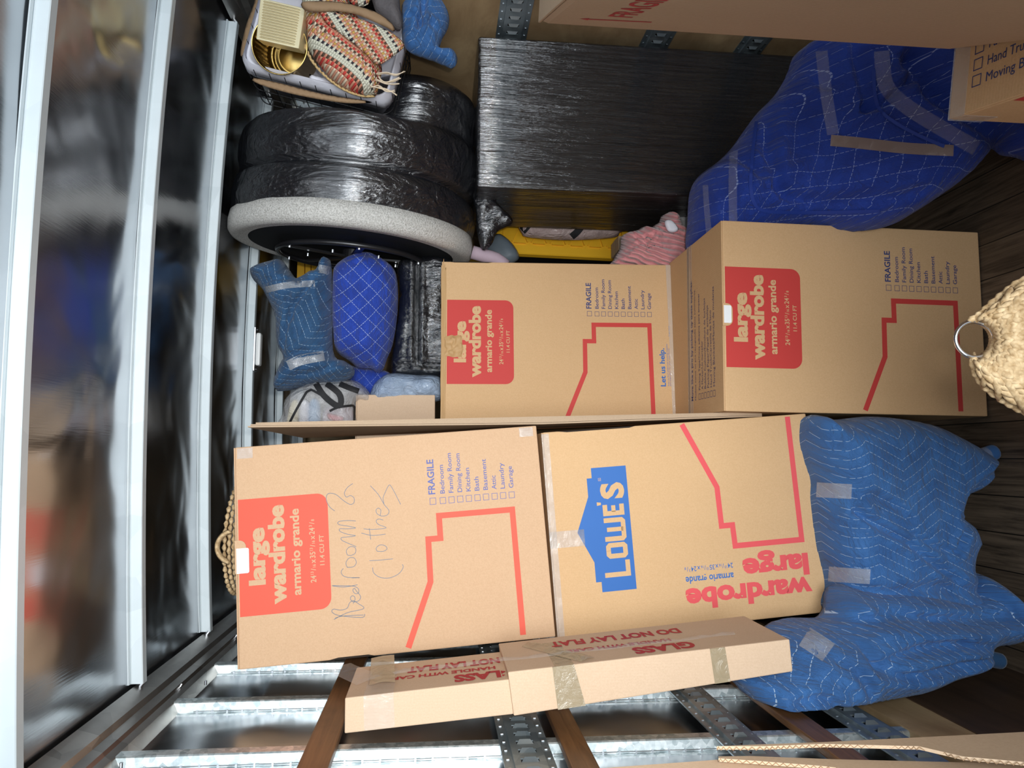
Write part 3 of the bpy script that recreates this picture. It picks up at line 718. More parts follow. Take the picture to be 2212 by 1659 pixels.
# box A
MA = pose(0.448, 2.813, 1.83 - 0.463, 0.08, -0.03, -0.007)
tA, fr, ft = carton('wardrobe_box', MA, .63, .91, .62, CARD, 'kraft wardrobe box with torn brown paper over its red label, on top of another box')
wardrobe_prints(tA, fr, RED, NAVY, CARD, dv=.011, let_us=True)
MB().box(-.315, -.3108, .0, .315, -.3103, .020).build('tape_strip', TAPE, tA)
MB().box(.262 - .315, -.3125, .884, .292 - .315, -.3105, .908).build('hanger_bar_end', WHITE, tA)
p = Print(fr, .0005); p.poly([(0.63,0.02),(0.6265,0.05),(0.6265,0.18000000000000002),(0.63,0.2)]); p.build('hand_slot_shade', GAP_SHADE, tA)  # same printed dark wedge, painted shade of a slot
def crumple(name, u0, v0, u1, v1, W, H, D, mat, par, amp=.006, seed=0, n=16):
    V = []; Fc = []
    for face in (0, 1):
        for j in range(n + 1):
            for i in range(n + 1):
                a, b = i / n, j / n; ed = .10 * noise.noise(Vector((b * 4 + seed, 1.3, a * 4))); e = min(a, b, 1 - a, 1 - b)
                u = u0 + (u1 - u0) * (a + ed * (1 if a in (0, 1) else .4)); v = v0 + (v1 - v0) * (b + ed)
                h = .0015 + amp * (.35 + abs(noise.fractal(Vector((a * 3 + seed, b * 3, 2)), .8, 2, 3))) * min(1, e * 6 + .25)
                V.append((u - W / 2, -D / 2 - (h if face == 0 else .0008), H - v))
    m = (n + 1) ** 2
    for j in range(n):
        for i in range(n): a = j * (n + 1) + i; Fc.append((a, a + n + 1, a + n + 2, a + 1)); Fc.append((m + a, m + a + 1, m + a + n + 2, m + a + n + 1))
    return link_mesh(name, V, Fc, mat, par, smooth=True)
PAPER = plain('torn_brown_paper', srgb(190, 152, 104), .6, bumpsc=30, bs=.5)
crumple('torn_paper', .250, .012, .330, .080, .63, .91, .62, PAPER, tA, .010, 3)
crumple('paper_tape_edge', .002, -.002, .628, .017, .63, .91, .62, PAPER, tA, .003, 9, 40)
# box B
MBx = pose(0.46, 2.296, 1.83 - 1.370, 0.003, 0.004, 0.007)
tB, fr, ft = carton('wardrobe_box', MBx, .63, .91, .62, CARD, 'kraft wardrobe box standing on the dark floor with its printed lid showing')
wardrobe_prints(tB, fr, RED, NAVY, CARD); top_prints(tB, ft, NAVY); grip(tB, .63, .91, .62, CARD, sticker=(.287, .345, .004, .028), tab=(.278, .352, .033))
# near box E, turned sideways, and the upright FRAGILE carton on it
yaw = 0.22; cE = Vector((0.617, 1.215)); e2 = Vector((-math.sin(yaw), -math.cos(yaw)))
ME = Matrix.Translation((cE.x + e2.x * .315, cE.y + e2.y * .315, .455)) @ Matrix.Rotation(math.atan2(e2.y, e2.x), 4, 'Z')
tE, fr, ft = carton('wardrobe_box', ME, .63, .91, .62, CARD, 'kraft wardrobe box at far right with its lid checklist, below the upright fragile carton')
wardrobe_prints(tE, fr, RED, NAVY, CARD); top_prints(tE, ft, NAVY, .029)
tp = MB(); tp.box(-.315 - .001, -.31, .9103, -.315 + .042, .31, .9108); tp.box(-.316, -.31, .86, -.3152, .31, .9108); tp.box(-.316, -.3112, .845, -.275, -.3104, .9108); tp.build('corner_tape', TAPE, tE)
yaw = 0.45; cF = at(2060, 108, Y=1.192); e2 = Vector((-math.sin(yaw), -math.cos(yaw)))
HF = .755; WF = .62
MF = Matrix.Translation((cF.x + e2.x * WF / 2, cF.y + e2.y * WF / 2, .915 + HF / 2)) @ Matrix.Rotation(math.atan2(e2.y, e2.x), 4, 'Z')
tF, fr, ft = carton('tall_carton', MF, WF, HF, .42, CARD_DULL, 'large plain carton with red arrow and the word fragile, close at the right', bev=.012)
def wpx(x, y): return uv_of(MF, WF, HF, 1140 + x * 560 / 2212, y * 140 / 553)
p = Print(fr, .0004)
a, b_ = Vector(wpx(1057, 188)), Vector(wpx(520, 162)); tip = Vector(wpx(445, 158)); p.line([a, b_], .011)
dn = (tip - b_).normalized(); nn = Vector((-dn.y, dn.x)); p.poly([tuple(b_ + nn * .014), tuple(b_ - nn * .014), tuple(tip)])
f0 = Vector(wpx(884, 150))
p.text('FRAGILE', f0.x, f0.y, .036, .25, bold=.02)
p.build('fragile_lettering', DRED, tF)
# plain carton behind, carrying the clear bag
M5 = Matrix.Translation((-.075, 2.90, 2.15 - .30 )) @ Matrix.Rotation(.03, 4, 'Z')
# seen: right edge from (770,862) to (950,848)
t5, _, _ = carton('plain_carton', Matrix.Translation((-.08, 2.95, 1.995)) @ Matrix.Rotation(-.01, 4, 'Y'), .64, .31, .45, CARD_TAN, 'plain unprinted carton standing behind the boxes, below the clear zip bag', tape=False)
# carton behind box A with taped rim
tb = carton('taped_carton', Matrix.Translation((.60, 3.47, .78)) @ Matrix.Rotation(.0, 4, 'Z'), .62, 1.56, .16, CARD_DULL, 'taped brown carton peeking out beside the yellow tote, behind the paper-torn box')[0]
MB().box(-.31, -.0812, 1.50, .311, -.0803, 1.561).build('tape_strip', TAPE_TAN, tb)
# layered flat cardboard standing between the two stacks
tf = thing('flattened_box', (.10, 2.36, .80), label='flattened kraft box, several layers on edge, standing upright between the box stacks', cat='cardboard box')
def sheet(name, pts, thick, mat, parent, axis='x', edge=None):
    """pts: (x,y,z) outline of a board lying in a near-vertical plane, given thickness along x"""
    n = len(pts); V = [Vector(p) for p in pts] + [Vector(p) + Vector((thick, 0, 0)) for p in pts]
    Fc = [tuple(range(n)), tuple(range(n, 2 * n))[::-1]] + [(i, n + i, n + (i + 1) % n, (i + 1) % n) for i in range(n)]
    mb = MB(); mb.add(V, Fc); o = mb.build(name, mat, None)
    if parent: world_part(o, parent)
    return o
for k_, (dx, zt) in enumerate(((0.0, 2.412), (0.0055, 2.405), (0.011, 2.39))):
    sheet('cardboard_layer', [(.084 + dx, 2.35 + .003 * k_, zt), (.103 + dx, 2.352, 1.50), (.136 + dx, 2.352, .765), (.136 + dx, 2.70, .765), (.100 + dx, 2.74, 1.50), (.062 + dx, 2.74, zt - .10)], .0045, CARD_DULL, tf)
# the glass carton leaning on the left wall
gl = thing('flat_glass_carton', (-.56, 1.8, .95), label='long narrow carton with red glass warnings and tape, leaning against the left wall', cat='cardboard box')
P = lambda x, y, Y: at(x, y, Y=Y)
def slab(name, quad_px, Y0, Y1, mat, parent, pad=0.0, spread=1.0):
    """front quad at Y0 carried straight back to Y1"""
    a = [P(x, y, Y0) for x, y in quad_px]; b = [p + Vector((0, Y1 - Y0, 0)) for p in a]
    bm = bmesh.new(); vs = [bm.verts.new(p) for p in a + b]
    for f in ((0, 1, 2, 3), (7, 6, 5, 4), (0, 4, 5, 1), (1, 5, 6, 2), (2, 6, 7, 3), (3, 7, 4, 0)): bm.faces.new([vs[i] for i in f])
    bmesh.ops.recalc_face_normals(bm, faces=bm.faces); bmesh.ops.bevel(bm, geom=list(bm.edges), offset=.003, segments=2, profile=.5, affect='EDGES')
    me = bpy.data.meshes.new(name); bm.to_mesh(me); bm.free(); me.materials.append(mat); o = bpy.data.objects.new(name, me); C.objects.link(o)
    if parent: world_part(o, parent)
    return o
# upper sleeve and wider lower sleeve
slab('upper_sleeve', [(744, 1585), (745, 1508), (1105, 1467), (1110, 1543)], 1.80, 2.05, CARD_TAN, gl)
slab('lower_sleeve', [(1110, 1547), (1097, 1452), (1706, 1381), (1713, 1451)], 1.79, 2.06, CARD_TAN, gl)
def side_frame(q0, q1, Y0):
    """frame on the right hand face: u up along the carton, v towards the camera"""
    a = P(*q0, Y0); b = P(*q1, Y0); d = (b - a).normalized(); nrm = d.cross(Vector((0, 1, 0)));  nrm = nrm if nrm.x > 0 else -nrm
    return lambda u, v, e: tuple(b - d * u + Vector((0, 1, 0)) * v + nrm * (e + .0006))
# word frames: u measured up from the lower right corner; v is depth from the front edge; letters lean to the camera
fs_ = side_frame((1097, 1452), (1706, 1381), 1.79)
pr = Print(lambda u, v, e: fs_(u, .0 + v, e), .0005)
pr.text('GLASS', .225, .075, .050, .155, bold=.05); pr.text('HANDLE WITH CARE', .265, .125, .022, .27, bold=.04); pr.text('DO NOT LAY FLAT', .215, .215, .045, .35, bold=.045)
o = pr.build('warning_lettering', DRED, None); world_part(o, gl)
fs2 = side_frame((745, 1508), (1105, 1467), 1.80)
pr = Print(lambda u, v, e: fs2(u, v, e), .0005)
pr.text('GLASS', -.02, .075, .050, .155, bold=.05); pr.text('HANDLE WITH CARE', .03, .118, .022, .27, bold=.04); pr.text('DO NOT LAY FLAT', -.05, .19, .045, .30, bold=.045)
# keep only the letters that show above the lower sleeve
keep = [all(pr.v[i][2] > P(1098, 1460, 1.8).z for i in f) for f in pr.f]; pr.f = [f for f, k_ in zip(pr.f, keep) if k_]
o = pr.build('warning_lettering', DRED, None); world_part(o, gl)
def band(name, q, Y0, depth, mat, e=.0012, both=True, Ytop=None):
    """tape across the narrow face and over the printed face"""
    a = [P(x, y, Y0) + Vector((0, -e, 0)) for x, y in q]; mb = MB()
    side = [a[1] + Vector((e, 0, 0)), a[2] + Vector((e, 0, 0))]; bk = [s_ + Vector((0, depth, 0)) for s_ in side]
    mb.add(a + side + bk, [(0, 1, 2, 3), (1, 4, 5, 2), (4, 6, 7, 5)]); o = mb.build(name, mat); world_part(o, gl); return o
band('tape_band', [(787, 1578), (785, 1504.5), (850, 1497), (853, 1570)], 1.80, .20, TAPE)
band('tape_band', [(1205, 1533), (1193, 1442), (1240, 1436), (1265, 1524)], 1.79, .22, TAPE_TAN)
band('tape_band', [(1544, 1477), (1533, 1402.5), (1566, 1399), (1578, 1472)], 1.79, .22, TAPE_TAN)
# long wrinkled clear strip along the printed face, and diagonal strips
def strip(name, uvs_, wd, mat, fr_):
    mb = MB(); n = len(uvs_); L = [Vector(q) for q in uvs_]; V = []
    for i, q in enumerate(L):
        d_ = (L[min(i + 1, n - 1)] - L[max(i - 1, 0)]).normalized(); nn = Vector((-d_.y, d_.x)) * wd / 2
        a, b = q + nn, q - nn; V += [fr_(a.x, a.y, .001 + .002 * math.sin(i * 1.7) ** 2), fr_(q.x, q.y, .005 + .003 * math.sin(i * 2.3)), fr_(b.x, b.y, .001)]
    mb.add(V, [(3 * i + j, 3 * i + j + 1, 3 * i + j + 4, 3 * i + j + 3) for i in range(n - 1) for j in (0, 1)]); o = mb.build(name, mat, None, True); world_part(o, gl)
strip('clear_strip', [(.10 + i * .03, .100 + .004 * math.sin(i)) for i in range(31)], .022, TAPE, fs_)
strip('diagonal_strip', [(.50 + i * .02, .02 + i * .033) for i in range(7)], .045, TAPE_TAN, fs_)
strip('diagonal_strip', [(.99 + i * .002, .02 + i * .03) for i in range(9)], .06, TAPE_TAN, fs_)
strip('torn_wrap', [(1.02 + i * .012, .05 + i * .02) for i in range(9)], .07, TAPE, fs_)

# ================================================================== WRAPPED FURNITURE AND BUNDLES
def tp_band(name, pts, wd, parent, mat=TAPE, lift=0.0, nrm=(0, -1, 0)):
    """a strap of tape following points in the world"""
    L = catmull([Vector(p) for p in pts], .02, closed=False); n = len(L); V = []
    N = Vector(nrm).normalized()
    for i, q in enumerate(L):
        d_ = (L[min(i + 1, n - 1)] - L[max(i - 1, 0)]).normalized(); s_ = d_.cross(N).normalized() * wd / 2; q = q + N * lift
        V += [q + s_, q - s_, q - s_ - N * .001, q + s_ - N * .001]
    mb = MB(); mb.add(V, [(4 * i + j, 4 * i + (j + 1) % 4, 4 * i + 4 + (j + 1) % 4, 4 * i + 4 + j) for i in range(n - 1) for j in range(4)] + [(3, 2, 1, 0), (4 * n - 4, 4 * n - 3, 4 * n - 2, 4 * n - 1)])
    o = mb.build(name, mat, None, True); world_part(o, parent); return o
def drape_band(name, px, wd, target, parent, mat=TAPE, lift=.004, off=None):
    """tape laid on a soft body: each point dropped onto the body along the sight line and lifted off it"""
    me = target.data; from mathutils.bvhtree import BVHTree
    bv = BVHTree.FromPolygons([v.co for v in me.vertices], [tuple(p.vertices) for p in me.polygons])
    L = catmull([Vector((a, b)) for a, b in px], 5, closed=False); n = len(L); rows = []
    for i, q in enumerate(L):
        d_ = (L[min(i + 1, n - 1)] - L[max(i - 1, 0)]).normalized(); nn = Vector((-d_.y, d_.x)) * wd / 2; row = []
        for k in (-1, -.33, .33, 1):
            r = ray(*(q + nn * k)).normalized(); h = bv.ray_cast(EYE, r)
            row.append(h[0] - r * lift if h[0] is not None else None)
        rows.append(row)
    rows = [r for r in rows if all(x is not None for x in r)]
    if len(rows) < 2: return None
    V = [p for r in rows for p in r] + [p + ray(1106, 830).normalized() * .002 for r in rows for p in r]; n = len(rows); m = n * 4
    Fc = []
    for i in range(n - 1):
        for j in range(3):
            a = 4 * i + j; Fc.append((a, a + 1, a + 5, a + 4)); Fc.append((m + a + 4, m + a + 5, m + a + 1, m + a))
    mb = MB(); mb.add(V, Fc); o = mb.build(name, mat, None, True)
    if parent: world_part(o, parent)
    return o
def soft(name, label, cat, px, Y, **kw):
    """single piece soft thing with its origin at its foot"""
    o = pillow(name, px, Y, **kw); rebase(o); tag(o, label, cat); return o
def rebase(o):
    vs = [v.co for v in o.data.vertices]; c = Vector((sum(v.x for v in vs) / len(vs), sum(v.y for v in vs) / len(vs), min(v.z for v in vs)))
    o.data.transform(Matrix.Translation(-c)); o.location = c

# --- light blue chair bundle in front, below the store-logo box
bl = thing('blanket_wrapped_chair', (-.2, 2.3, 0), label='light blue quilt bundle with zigzag stitching taped round a chair under the store-logo box', cat='wrapped furniture')
pA = [(1745, 903), (1762, 896), (1785, 905), (1810, 906), (1870, 900), (1930, 903), (1990, 915), (2040, 938), (2085, 963), (2110, 985), (2113, 1010), (2106, 1040), (2085, 1062), (2053, 1078), (2048, 1110), (2068, 1122), (2085, 1170),
      (2072, 1195), (2070, 1230), (2080, 1262), (2100, 1300), (2090, 1325), (1990, 1345), (1880, 1345), (1790, 1320), (1795, 1270), (1788, 1230), (1776, 1180), (1768, 1120), (1763, 1075), (1764, 1040), (1752, 1000), (1740, 950)]
crA = [([(1800, 1100), (1880, 1150), (1960, 1215), (1990, 1235)], .022, .010), ([(1785, 1075), (1830, 1130), (1870, 1150)], .016, .010), ([(2050, 1082), (2010, 1140), (1992, 1178)], .026, .010), ([(2108, 1000), (2060, 1040), (2010, 1110)], .02, .012),
       ([(1790, 1255), (1850, 1262), (1960, 1250), (2060, 1262)], .015, .016), ([(1775, 1060), (1850, 1075), (1900, 1120)], .012, .012), ([(1990, 1180), (1930, 1160), (1860, 1110)], .014, .008), ([(1760, 930), (1770, 1030)], .012, .010),
       ([(1830, 1310), (1900, 1285), (2000, 1300), (2080, 1290)], .015, .012)]
wA = pillow('quilted_blanket', pA, 2.25, .16, .30, Q_LIGHT, bl, R=.10, step=.012, creases=crA, lump=.012, lsc=5, ridge=.5, seed=1, uvrot=.08, tilt=(0, -.02))
for q in ([(1764, 1058), (1800, 1060), (1840, 1062)], [(1790, 1240), (1830, 1243), (1880, 1246)]): drape_band('clear_tape_band', q, 32, wA, bl)
leg = MB(); a = at(2085, 1000, Y=2.25); b_ = at(2143, 978, Y=2.27); leg.tube(catmull([a, a.lerp(b_, .35), a.lerp(b_, .7), b_, b_ + (b_ - a) * .06], .01, closed=False), [.05 - .002 * i for i in range(0, 40)][:0] or .026, 14)
o = leg.build('wrapped_leg', Q_LIGHT, None, True); world_part(o, bl)
tp = MB(); tp.tube([a.lerp(b_, .45), a.lerp(b_, .6), a.lerp(b_, .75)], .0285, 14, cap=False); o = tp.build('leg_tape', TAPE, None, True); world_part(o, bl)


# --- second, darker bundle at the left wall
bd = thing('blanket_wrapped_bench', (-.45, 2.1, 0), label='folded blue quilt bundle low against the left wall, below the glass carton', cat='wrapped furniture')
pB = [(1660, 1350), (1700, 1335), (1775, 1330), (1788, 1285), (1800, 1262), (1870, 1265), (1960, 1262), (2060, 1285), (2078, 1262), (2080, 1236), (2100, 1234), (2135, 1255), (2162, 1290), (2176, 1330), (2180, 1372), (2160, 1388), (2112, 1396), (2108, 1425), (2080, 1448), (2030, 1464),
      (1960, 1490), (1880, 1507), (1790, 1533), (1700, 1548), (1656, 1552), (1628, 1530), (1606, 1500), (1590, 1480), (1560, 1440), (1600, 1400), (1640, 1380)]
crB = [([(1790, 1330), (1850, 1312), (1950, 1318), (2060, 1318), (2120, 1305), (2080, 1270)], .040, .014), ([(1765, 1345), (1800, 1365), (1815, 1400), (1900, 1375), (2000, 1360)], .030, .012), ([(2000, 1360), (2080, 1378), (2160, 1380)], .018, .012),
       ([(1815, 1410), (1900, 1425), (2000, 1410), (2100, 1395)], .030, .012), ([(1720, 1380), (1780, 1420), (1810, 1460)], .018, .012), ([(1660, 1480), (1720, 1470), (1760, 1500)], .018, .012), ([(1830, 1290), (1900, 1300)], .018, .012), ([(1680, 1400), (1730, 1370)], .015, .012)]
wB = pillow('quilted_blanket', pB, 2.10, .17, .10, Q_LIGHT, bd, R=.11, step=.012, creases=crB, lump=.016, lsc=5, ridge=.6, seed=5, uvrot=1.35, tilt=(.62, 0), xmin=-.640)
drape_band('clear_tape_band', [(1738, 1375), (1765, 1392), (1790, 1410)], 46, wB, bd)
leg = MB(); a = at(2085, 1412, Y=2.15); b_ = at(2160, 1428, Y=2.18); leg.tube(catmull([a, a.lerp(b_, .35), a.lerp(b_, .7), b_], .01, closed=False), .024, 14)
o = leg.build('wrapped_leg', Q_DARK, None, True); world_part(o, bd)

# --- big royal blue furniture at the right
rb = thing('blanket_wrapped_armchair', (1.15, 2.3, 0), label='large royal blue quilted bundle with diamond stitching and clear film, on the floor at right', cat='wrapped furniture')
pR = [(1490, 540), (1486, 470), (1490, 415), (1510, 380), (1550, 350), (1580, 320), (1605, 285), (1635, 245), (1668, 212), (1690, 180), (1704, 150), (1712, 125), (1738, 102), (1775, 92), (1850, 50), (2000, 20), (2150, 60), (2300, 160), (2330, 300), (2260, 345), (2212, 334), (2180, 330), (2155, 314),
      (2120, 340), (2075, 390), (2020, 430), (1970, 462), (1925, 486), (1860, 498), (1720, 492), (1600, 520)]
crR = [([(1632, 270), (1622, 350), (1625, 420), (1645, 450), (1700, 458), (1850, 458), (1930, 450)], .03, .012), ([(1780, 95), (1785, 180), (1800, 270), (1800, 295)], .022, .012), ([(1890, 190), (1905, 225), (1960, 275), (2040, 320), (2110, 325)], .05, .022), ([(1560, 360), (1600, 420)], .03, .014),
       ([(1525, 400), (1540, 490)], .02, .014), ([(1800, 285), (1830, 290), (1850, 270), (1880, 240)], .03, .012), ([(1660, 230), (1680, 320), (1672, 380)], .015, .02), ([(1700, 170), (1730, 240)], .018, .015), ([(1600, 300), (1610, 400)], .02, .014)]
wR = pillow('quilted_blanket', pR, 2.20, .18, .14, Q_ROYAL, rb, R=.16, step=.012, creases=crR, lump=.022, lsc=3.2, ridge=.5, seed=9, uvrot=.70, tilt=(-.25, .95))
FILM = film('thin_clear_film', (0.8, 0.8, 0.8, 1), 0.07, 0.07, 0.5, 14)
BIND = plain('royal_blue_binding', srgb(30, 60, 152), .7)
for pp in ([(1634, 262), (1626, 330), (1622, 400), (1630, 440), (1650, 455), (1700, 459), (1800, 459), (1900, 456)], [(1888, 150), (1890, 200), (1900, 235), (1930, 262), (1980, 290), (2040, 316)]): drape_band('quilt_binding', pp, 7, wR, rb, BIND, .006)
drape_band('clear_film_band', [(1585, 322), (1583, 400), (1584, 485)], 18, wR, rb, FILM)
drape_band('clear_film_band', [(1775, 110), (1785, 200), (1800, 290)], 26, wR, rb, FILM)
drape_band('tan_tape_strip', [(1795, 303), (1850, 308), (1960, 320), (2060, 325)], 24, wR, rb, film('tape_mid', srgb(150, 128, 118), 0.6, 0.3, 0.3))
drape_band('clear_film_band', [(1905, 110), (1915, 185), (1960, 230), (2040, 280), (2110, 320)], 34, wR, rb, FILM)
drape_band('clear_film_band', [(1524, 400), (1526, 440), (1532, 510)], 12, wR, rb, FILM)

# --- black wrapped dresser by the right wall
W0 = EYE
dr = thing('wrapped_dresser', (1.33, 3.0, 0), label='tall dresser in streaky black stretch film standing against the right wall', cat='wrapped furniture')
def warped_box(name, x0, x1, y0, y1, z0, z1, mat, parent, nx=30, nz=80, amp=.004, b=.02):
    bm = bmesh.new(); bmesh.ops.create_cube(bm, size=1)
    for v in bm.verts: v.co = Vector(((x0 + x1) / 2 + v.co.x * (x1 - x0), (y0 + y1) / 2 + v.co.y * (y1 - y0), (z0 + z1) / 2 + v.co.z * (z1 - z0)))
    bmesh.ops.bevel(bm, geom=list(bm.edges), offset=b, segments=4, profile=.5, affect='EDGES')
    bmesh.ops.subdivide_edges(bm, edges=[e for e in bm.edges if e.calc_length() > .12], cuts=18, use_grid_fill=True)
    for v in bm.verts:
        n = noise.fractal(Vector((v.co.x * 9, v.co.y * 9, v.co.z * 1.6)), .9, 2, 3); v.co += Vector((n * amp * .6, n * amp, n * amp * .4))
    me = bpy.data.meshes.new(name); bm.to_mesh(me); bm.free(); me.materials.append(mat)
    me.polygons.foreach_set('use_smooth', [True] * len(me.polygons)); o = bpy.data.objects.new(name, me); C.objects.link(o)
    if parent: world_part(o, parent)
    return o
tl = at(1033, 402, Y=2.78)
warped_box('wrapped_body', tl.x, XR - .045, 2.78, 3.28, .0, 1.695, WRAP_DR, dr, b=.012)
# film tail hanging from its left upper corner
pillow('film_tail', [(1022, 420), (1036, 408), (1075, 440), (1108, 478), (1075, 500), (1062, 528), (1042, 540), (1030, 500), (1028, 460)], 2.95, .02, .03, WRAP_SM, dr, R=.05, step=.01, lump=.01, lsc=20, ridge=.5, seed=3)

# --- black wrapped swivel chair lying on its side on the dresser
nv = Vector((-1, .08, .066)).normalized(); ax = -nv
c0 = at(763, 541, Y=3.08)
e1 = Vector((0, 0, 1)) - ax * ax.z; e1.normalize(); e2v = ax.cross(e1)
sc_ = thing('swivel_chair', (c0.x + .3, 3.08, 1.70), label='round swivel armchair on its side, black film over white boucle rim, metal base showing', cat='wrapped furniture')
def lathe_ax(name, prof, mat, n=96, cen=c0, noise_amp=0, sm=True, shift=None):
    V = []; Fc = []
    for (s_, r, dz) in prof:
        for k in range(n):
            a = 2 * PI * k / n; rr = r
            p = cen + ax * s_ + e1 * (math.cos(a) * rr + dz) + e2v * (math.sin(a) * rr)
            if noise_amp:
                q = noise.fractal(Vector((p.x * 7, p.y * 5, p.z * 2.2)), .9, 2, 3); p += (e1 * math.cos(a) + e2v * math.sin(a)) * q * noise_amp
            V.append(p)
    m = len(prof)
    for i in range(m - 1):
        for k in range(n): Fc.append((i * n + k, i * n + (k + 1) % n, (i + 1) * n + (k + 1) % n, (i + 1) * n + k))
    Fc.append(tuple(range(n))[::-1]); Fc.append(tuple((m - 1) * n + k for k in range(n)))
    mb = MB(); mb.add(V, Fc); o = mb.build(name, mat, None, sm); world_part(o, sc_); return o
BOUC = M_('white_boucle', srgb(226, 224, 218), .95, 0, .2); v_ = BOUC.coord(); nn_ = BOUC.noise(v_, 190, 4, .7); BOUC.bump(nn_, 1.0, .008)
BOUC.col(BOUC.ramp(nn_, [(.3, srgb(170, 168, 162)), (.6, srgb(240, 239, 235))])); BOUC = BOUC.m
RC = .495
lathe_ax('boucle_rim', [(.000, RC - .05, 0), (-.004, RC - .035, 0), (.002, RC - .012, 0), (.018, RC, 0), (.05, RC + .002, 0), (.085, RC - .004, 0)], BOUC)
pf = []
def sm_(t): t = min(1, max(0, t)); return t * t * (3 - 2 * t)
for i in range(72):
    s_ = .072 + i * .0092
    if s_ < .215: r = .486 + .010 * math.sin((s_ - .072) / .143 * PI)
    elif s_ < .25: r = .486 - .040 * math.sin((s_ - .215) / .035 * PI)
    elif s_ < .44: r = .474 + .014 * math.sin((s_ - .25) / .19 * PI)
    else: r = .474
    t_ = sm_((s_ - .41) / .07); r *= (1 - .47 * t_); dz = -.205 * t_ - .010 * sm_((s_ - .22) / .05)
    if s_ > .62: r *= math.sqrt(max(.02, 1 - ((s_ - .62) / .105) ** 2))
    pf.append((s_, r, dz))
lathe_ax('film_wrapped_body', pf, WRAP_CH, noise_amp=.010)
lathe_ax('dust_cover', [(-.001, .01, 0), (-.003, .2, 0), (-.002, .40, 0), (.004, RC - .045, 0)], plain('dust_cover_cloth', (.010, .011, .013, 1), .75, 0, .2))
def circ(r, s_, n=64): return [c0 + ax * s_ + e1 * math.cos(2 * PI * k / n) * r + e2v * math.sin(2 * PI * k / n) * r for k in range(n)]
rs = MB(); rs.tube(circ(.30, -.032), .011, 12, closed=True); ring_ = rs.build('swivel_ring', BLACK_PL, None, True); world_part(ring_, sc_)
BLUEST = plain('blue_painted_steel', srgb(22, 34, 84), .35, .3)
for k in range(5):
    a = 2 * PI * k / 5 + .55; mb = MB(); q = e1 * math.cos(a) + e2v * math.sin(a); w_ = ax.cross(q)
    p0 = c0 - ax * .030 + q * .02; p1 = c0 - ax * .032 + q * .295
    V = [p + w_ * sw * .014 + ax * sh * .004 for p in (p0, p1) for sw, sh in ((-1, -1), (1, -1), (1, 1), (-1, 1))]
    mb.add(V, [(0, 1, 2, 3), (7, 6, 5, 4), (0, 4, 5, 1), (1, 5, 6, 2), (2, 6, 7, 3), (3, 7, 4, 0)]); sp_ = mb.build('swivel_spoke', BLUEST if k == 1 else BLACK_PL, None); world_part(sp_, sc_)
mb = MB(); mb.tube([c0 - ax * .002, c0 - ax * .036], .045, 24); mb2 = mb.build('swivel_hub', BLACK_PL, None, False); world_part(mb2, sc_)
for k in range(12):
    a = 2 * PI * k / 12 + .2; r_ = .292 if k % 2 else .18; q = c0 + (e1 * math.cos(a) + e2v * math.sin(a)) * r_; mb = MB(); mb.tube([q - ax * .036, q - ax * .048], .0055, 8); o = mb.build('bolt', SCREW, None); world_part(o, sc_)

# --- bundles stacked on box A
st = thing('wrapped_suitcase', (.55, 3.1, 1.83), label='lumpy case in crinkled black film, lowest of the bundles on the paper-torn box', cat='luggage')
pillow('wrapped_panel', [(858, 575), (900, 562), (960, 560), (985, 600), (985, 820), (950, 826), (880, 822), (850, 815), (843, 790), (848, 760), (856, 700), (862, 640)], 3.13, .13, .20, WRAP_SM, st, R=.055, step=.012,
       creases=[([(903, 560), (903, 700), (902, 790)], .035, .010), ([(845, 797), (900, 796), (960, 797)], .03, .010)], lump=.012, lsc=9, ridge=.7, seed=4)
soft('bundled_quilt', 'bright royal blue quilt bundle with white diamond stitching, between slate blue bundle and black case', 'moving blanket',
     [(718, 600), (724, 580), (745, 562), (775, 550), (800, 549), (830, 562), (850, 580), (858, 605), (860, 650), (856, 700), (848, 745), (838, 770), (826, 800), (812, 804), (800, 796), (775, 795), (755, 780), (733, 765), (722, 745), (717, 690), (717, 640)], 3.04,
     front=.16, back=.22, mat=Q_ROYAL2, R=.12, step=.010, lump=.010, lsc=6, seed=11, uvrot=.0, creases=[([(840, 570), (852, 640), (848, 720), (825, 800)], .03, .008), ([(755, 577), (790, 565), (820, 572), (845, 620)], .018, .008), ([(775, 590), (800, 570)], .012, .008)], smooth_outline=True)
sb = thing('blanket_bundle', (.5, 3.05, 2.0), label='slate blue quilt bundle tied with clear tape touching the roof bow', cat='moving blanket')
pS = [(542, 588), (560, 575), (600, 564), (610, 562), (622, 578), (638, 600), (650, 602), (672, 588), (684, 585), (690, 568), (700, 558), (712, 560), (716, 580), (718, 640), (720, 760), (745, 780), (763, 793), (766, 806), (755, 818), (720, 830), (680, 830), (630, 842), (600, 845), (593, 838), (595, 815), (606, 790), (612, 770), (600, 745), (597, 700), (592, 675), (575, 640), (565, 622), (548, 605)]
wS = pillow('quilted_blanket', pS, 2.97, .12, .18, Q_DARK, sb, R=.075, step=.010, lump=.014, lsc=7, ridge=.6, seed=21, uvrot=-.7,
            creases=[([(690, 610), (670, 640), (640, 690), (622, 760)], .03, .009), ([(640, 600), (655, 620)], .02, .008), ([(570, 622), (610, 618), (680, 612)], .014, .007), ([(612, 782), (650, 772), (700, 765)], .02, .010), ([(655, 815), (700, 808), (745, 785)], .022, .008), ([(700, 590), (705, 650), (715, 720)], .015, .01), ([(635, 650), (650, 740)], .014, .01)])
drape_band('clear_tape_band', [(574, 626), (620, 616), (680, 612)], 14, wS, sb); drape_band('clear_tape_band', [(622, 790), (650, 778), (700, 768)], 22, wS, sb)
drape_band('clear_tape_band', [(688, 580), (700, 582), (716, 586)], 18, wS, sb)
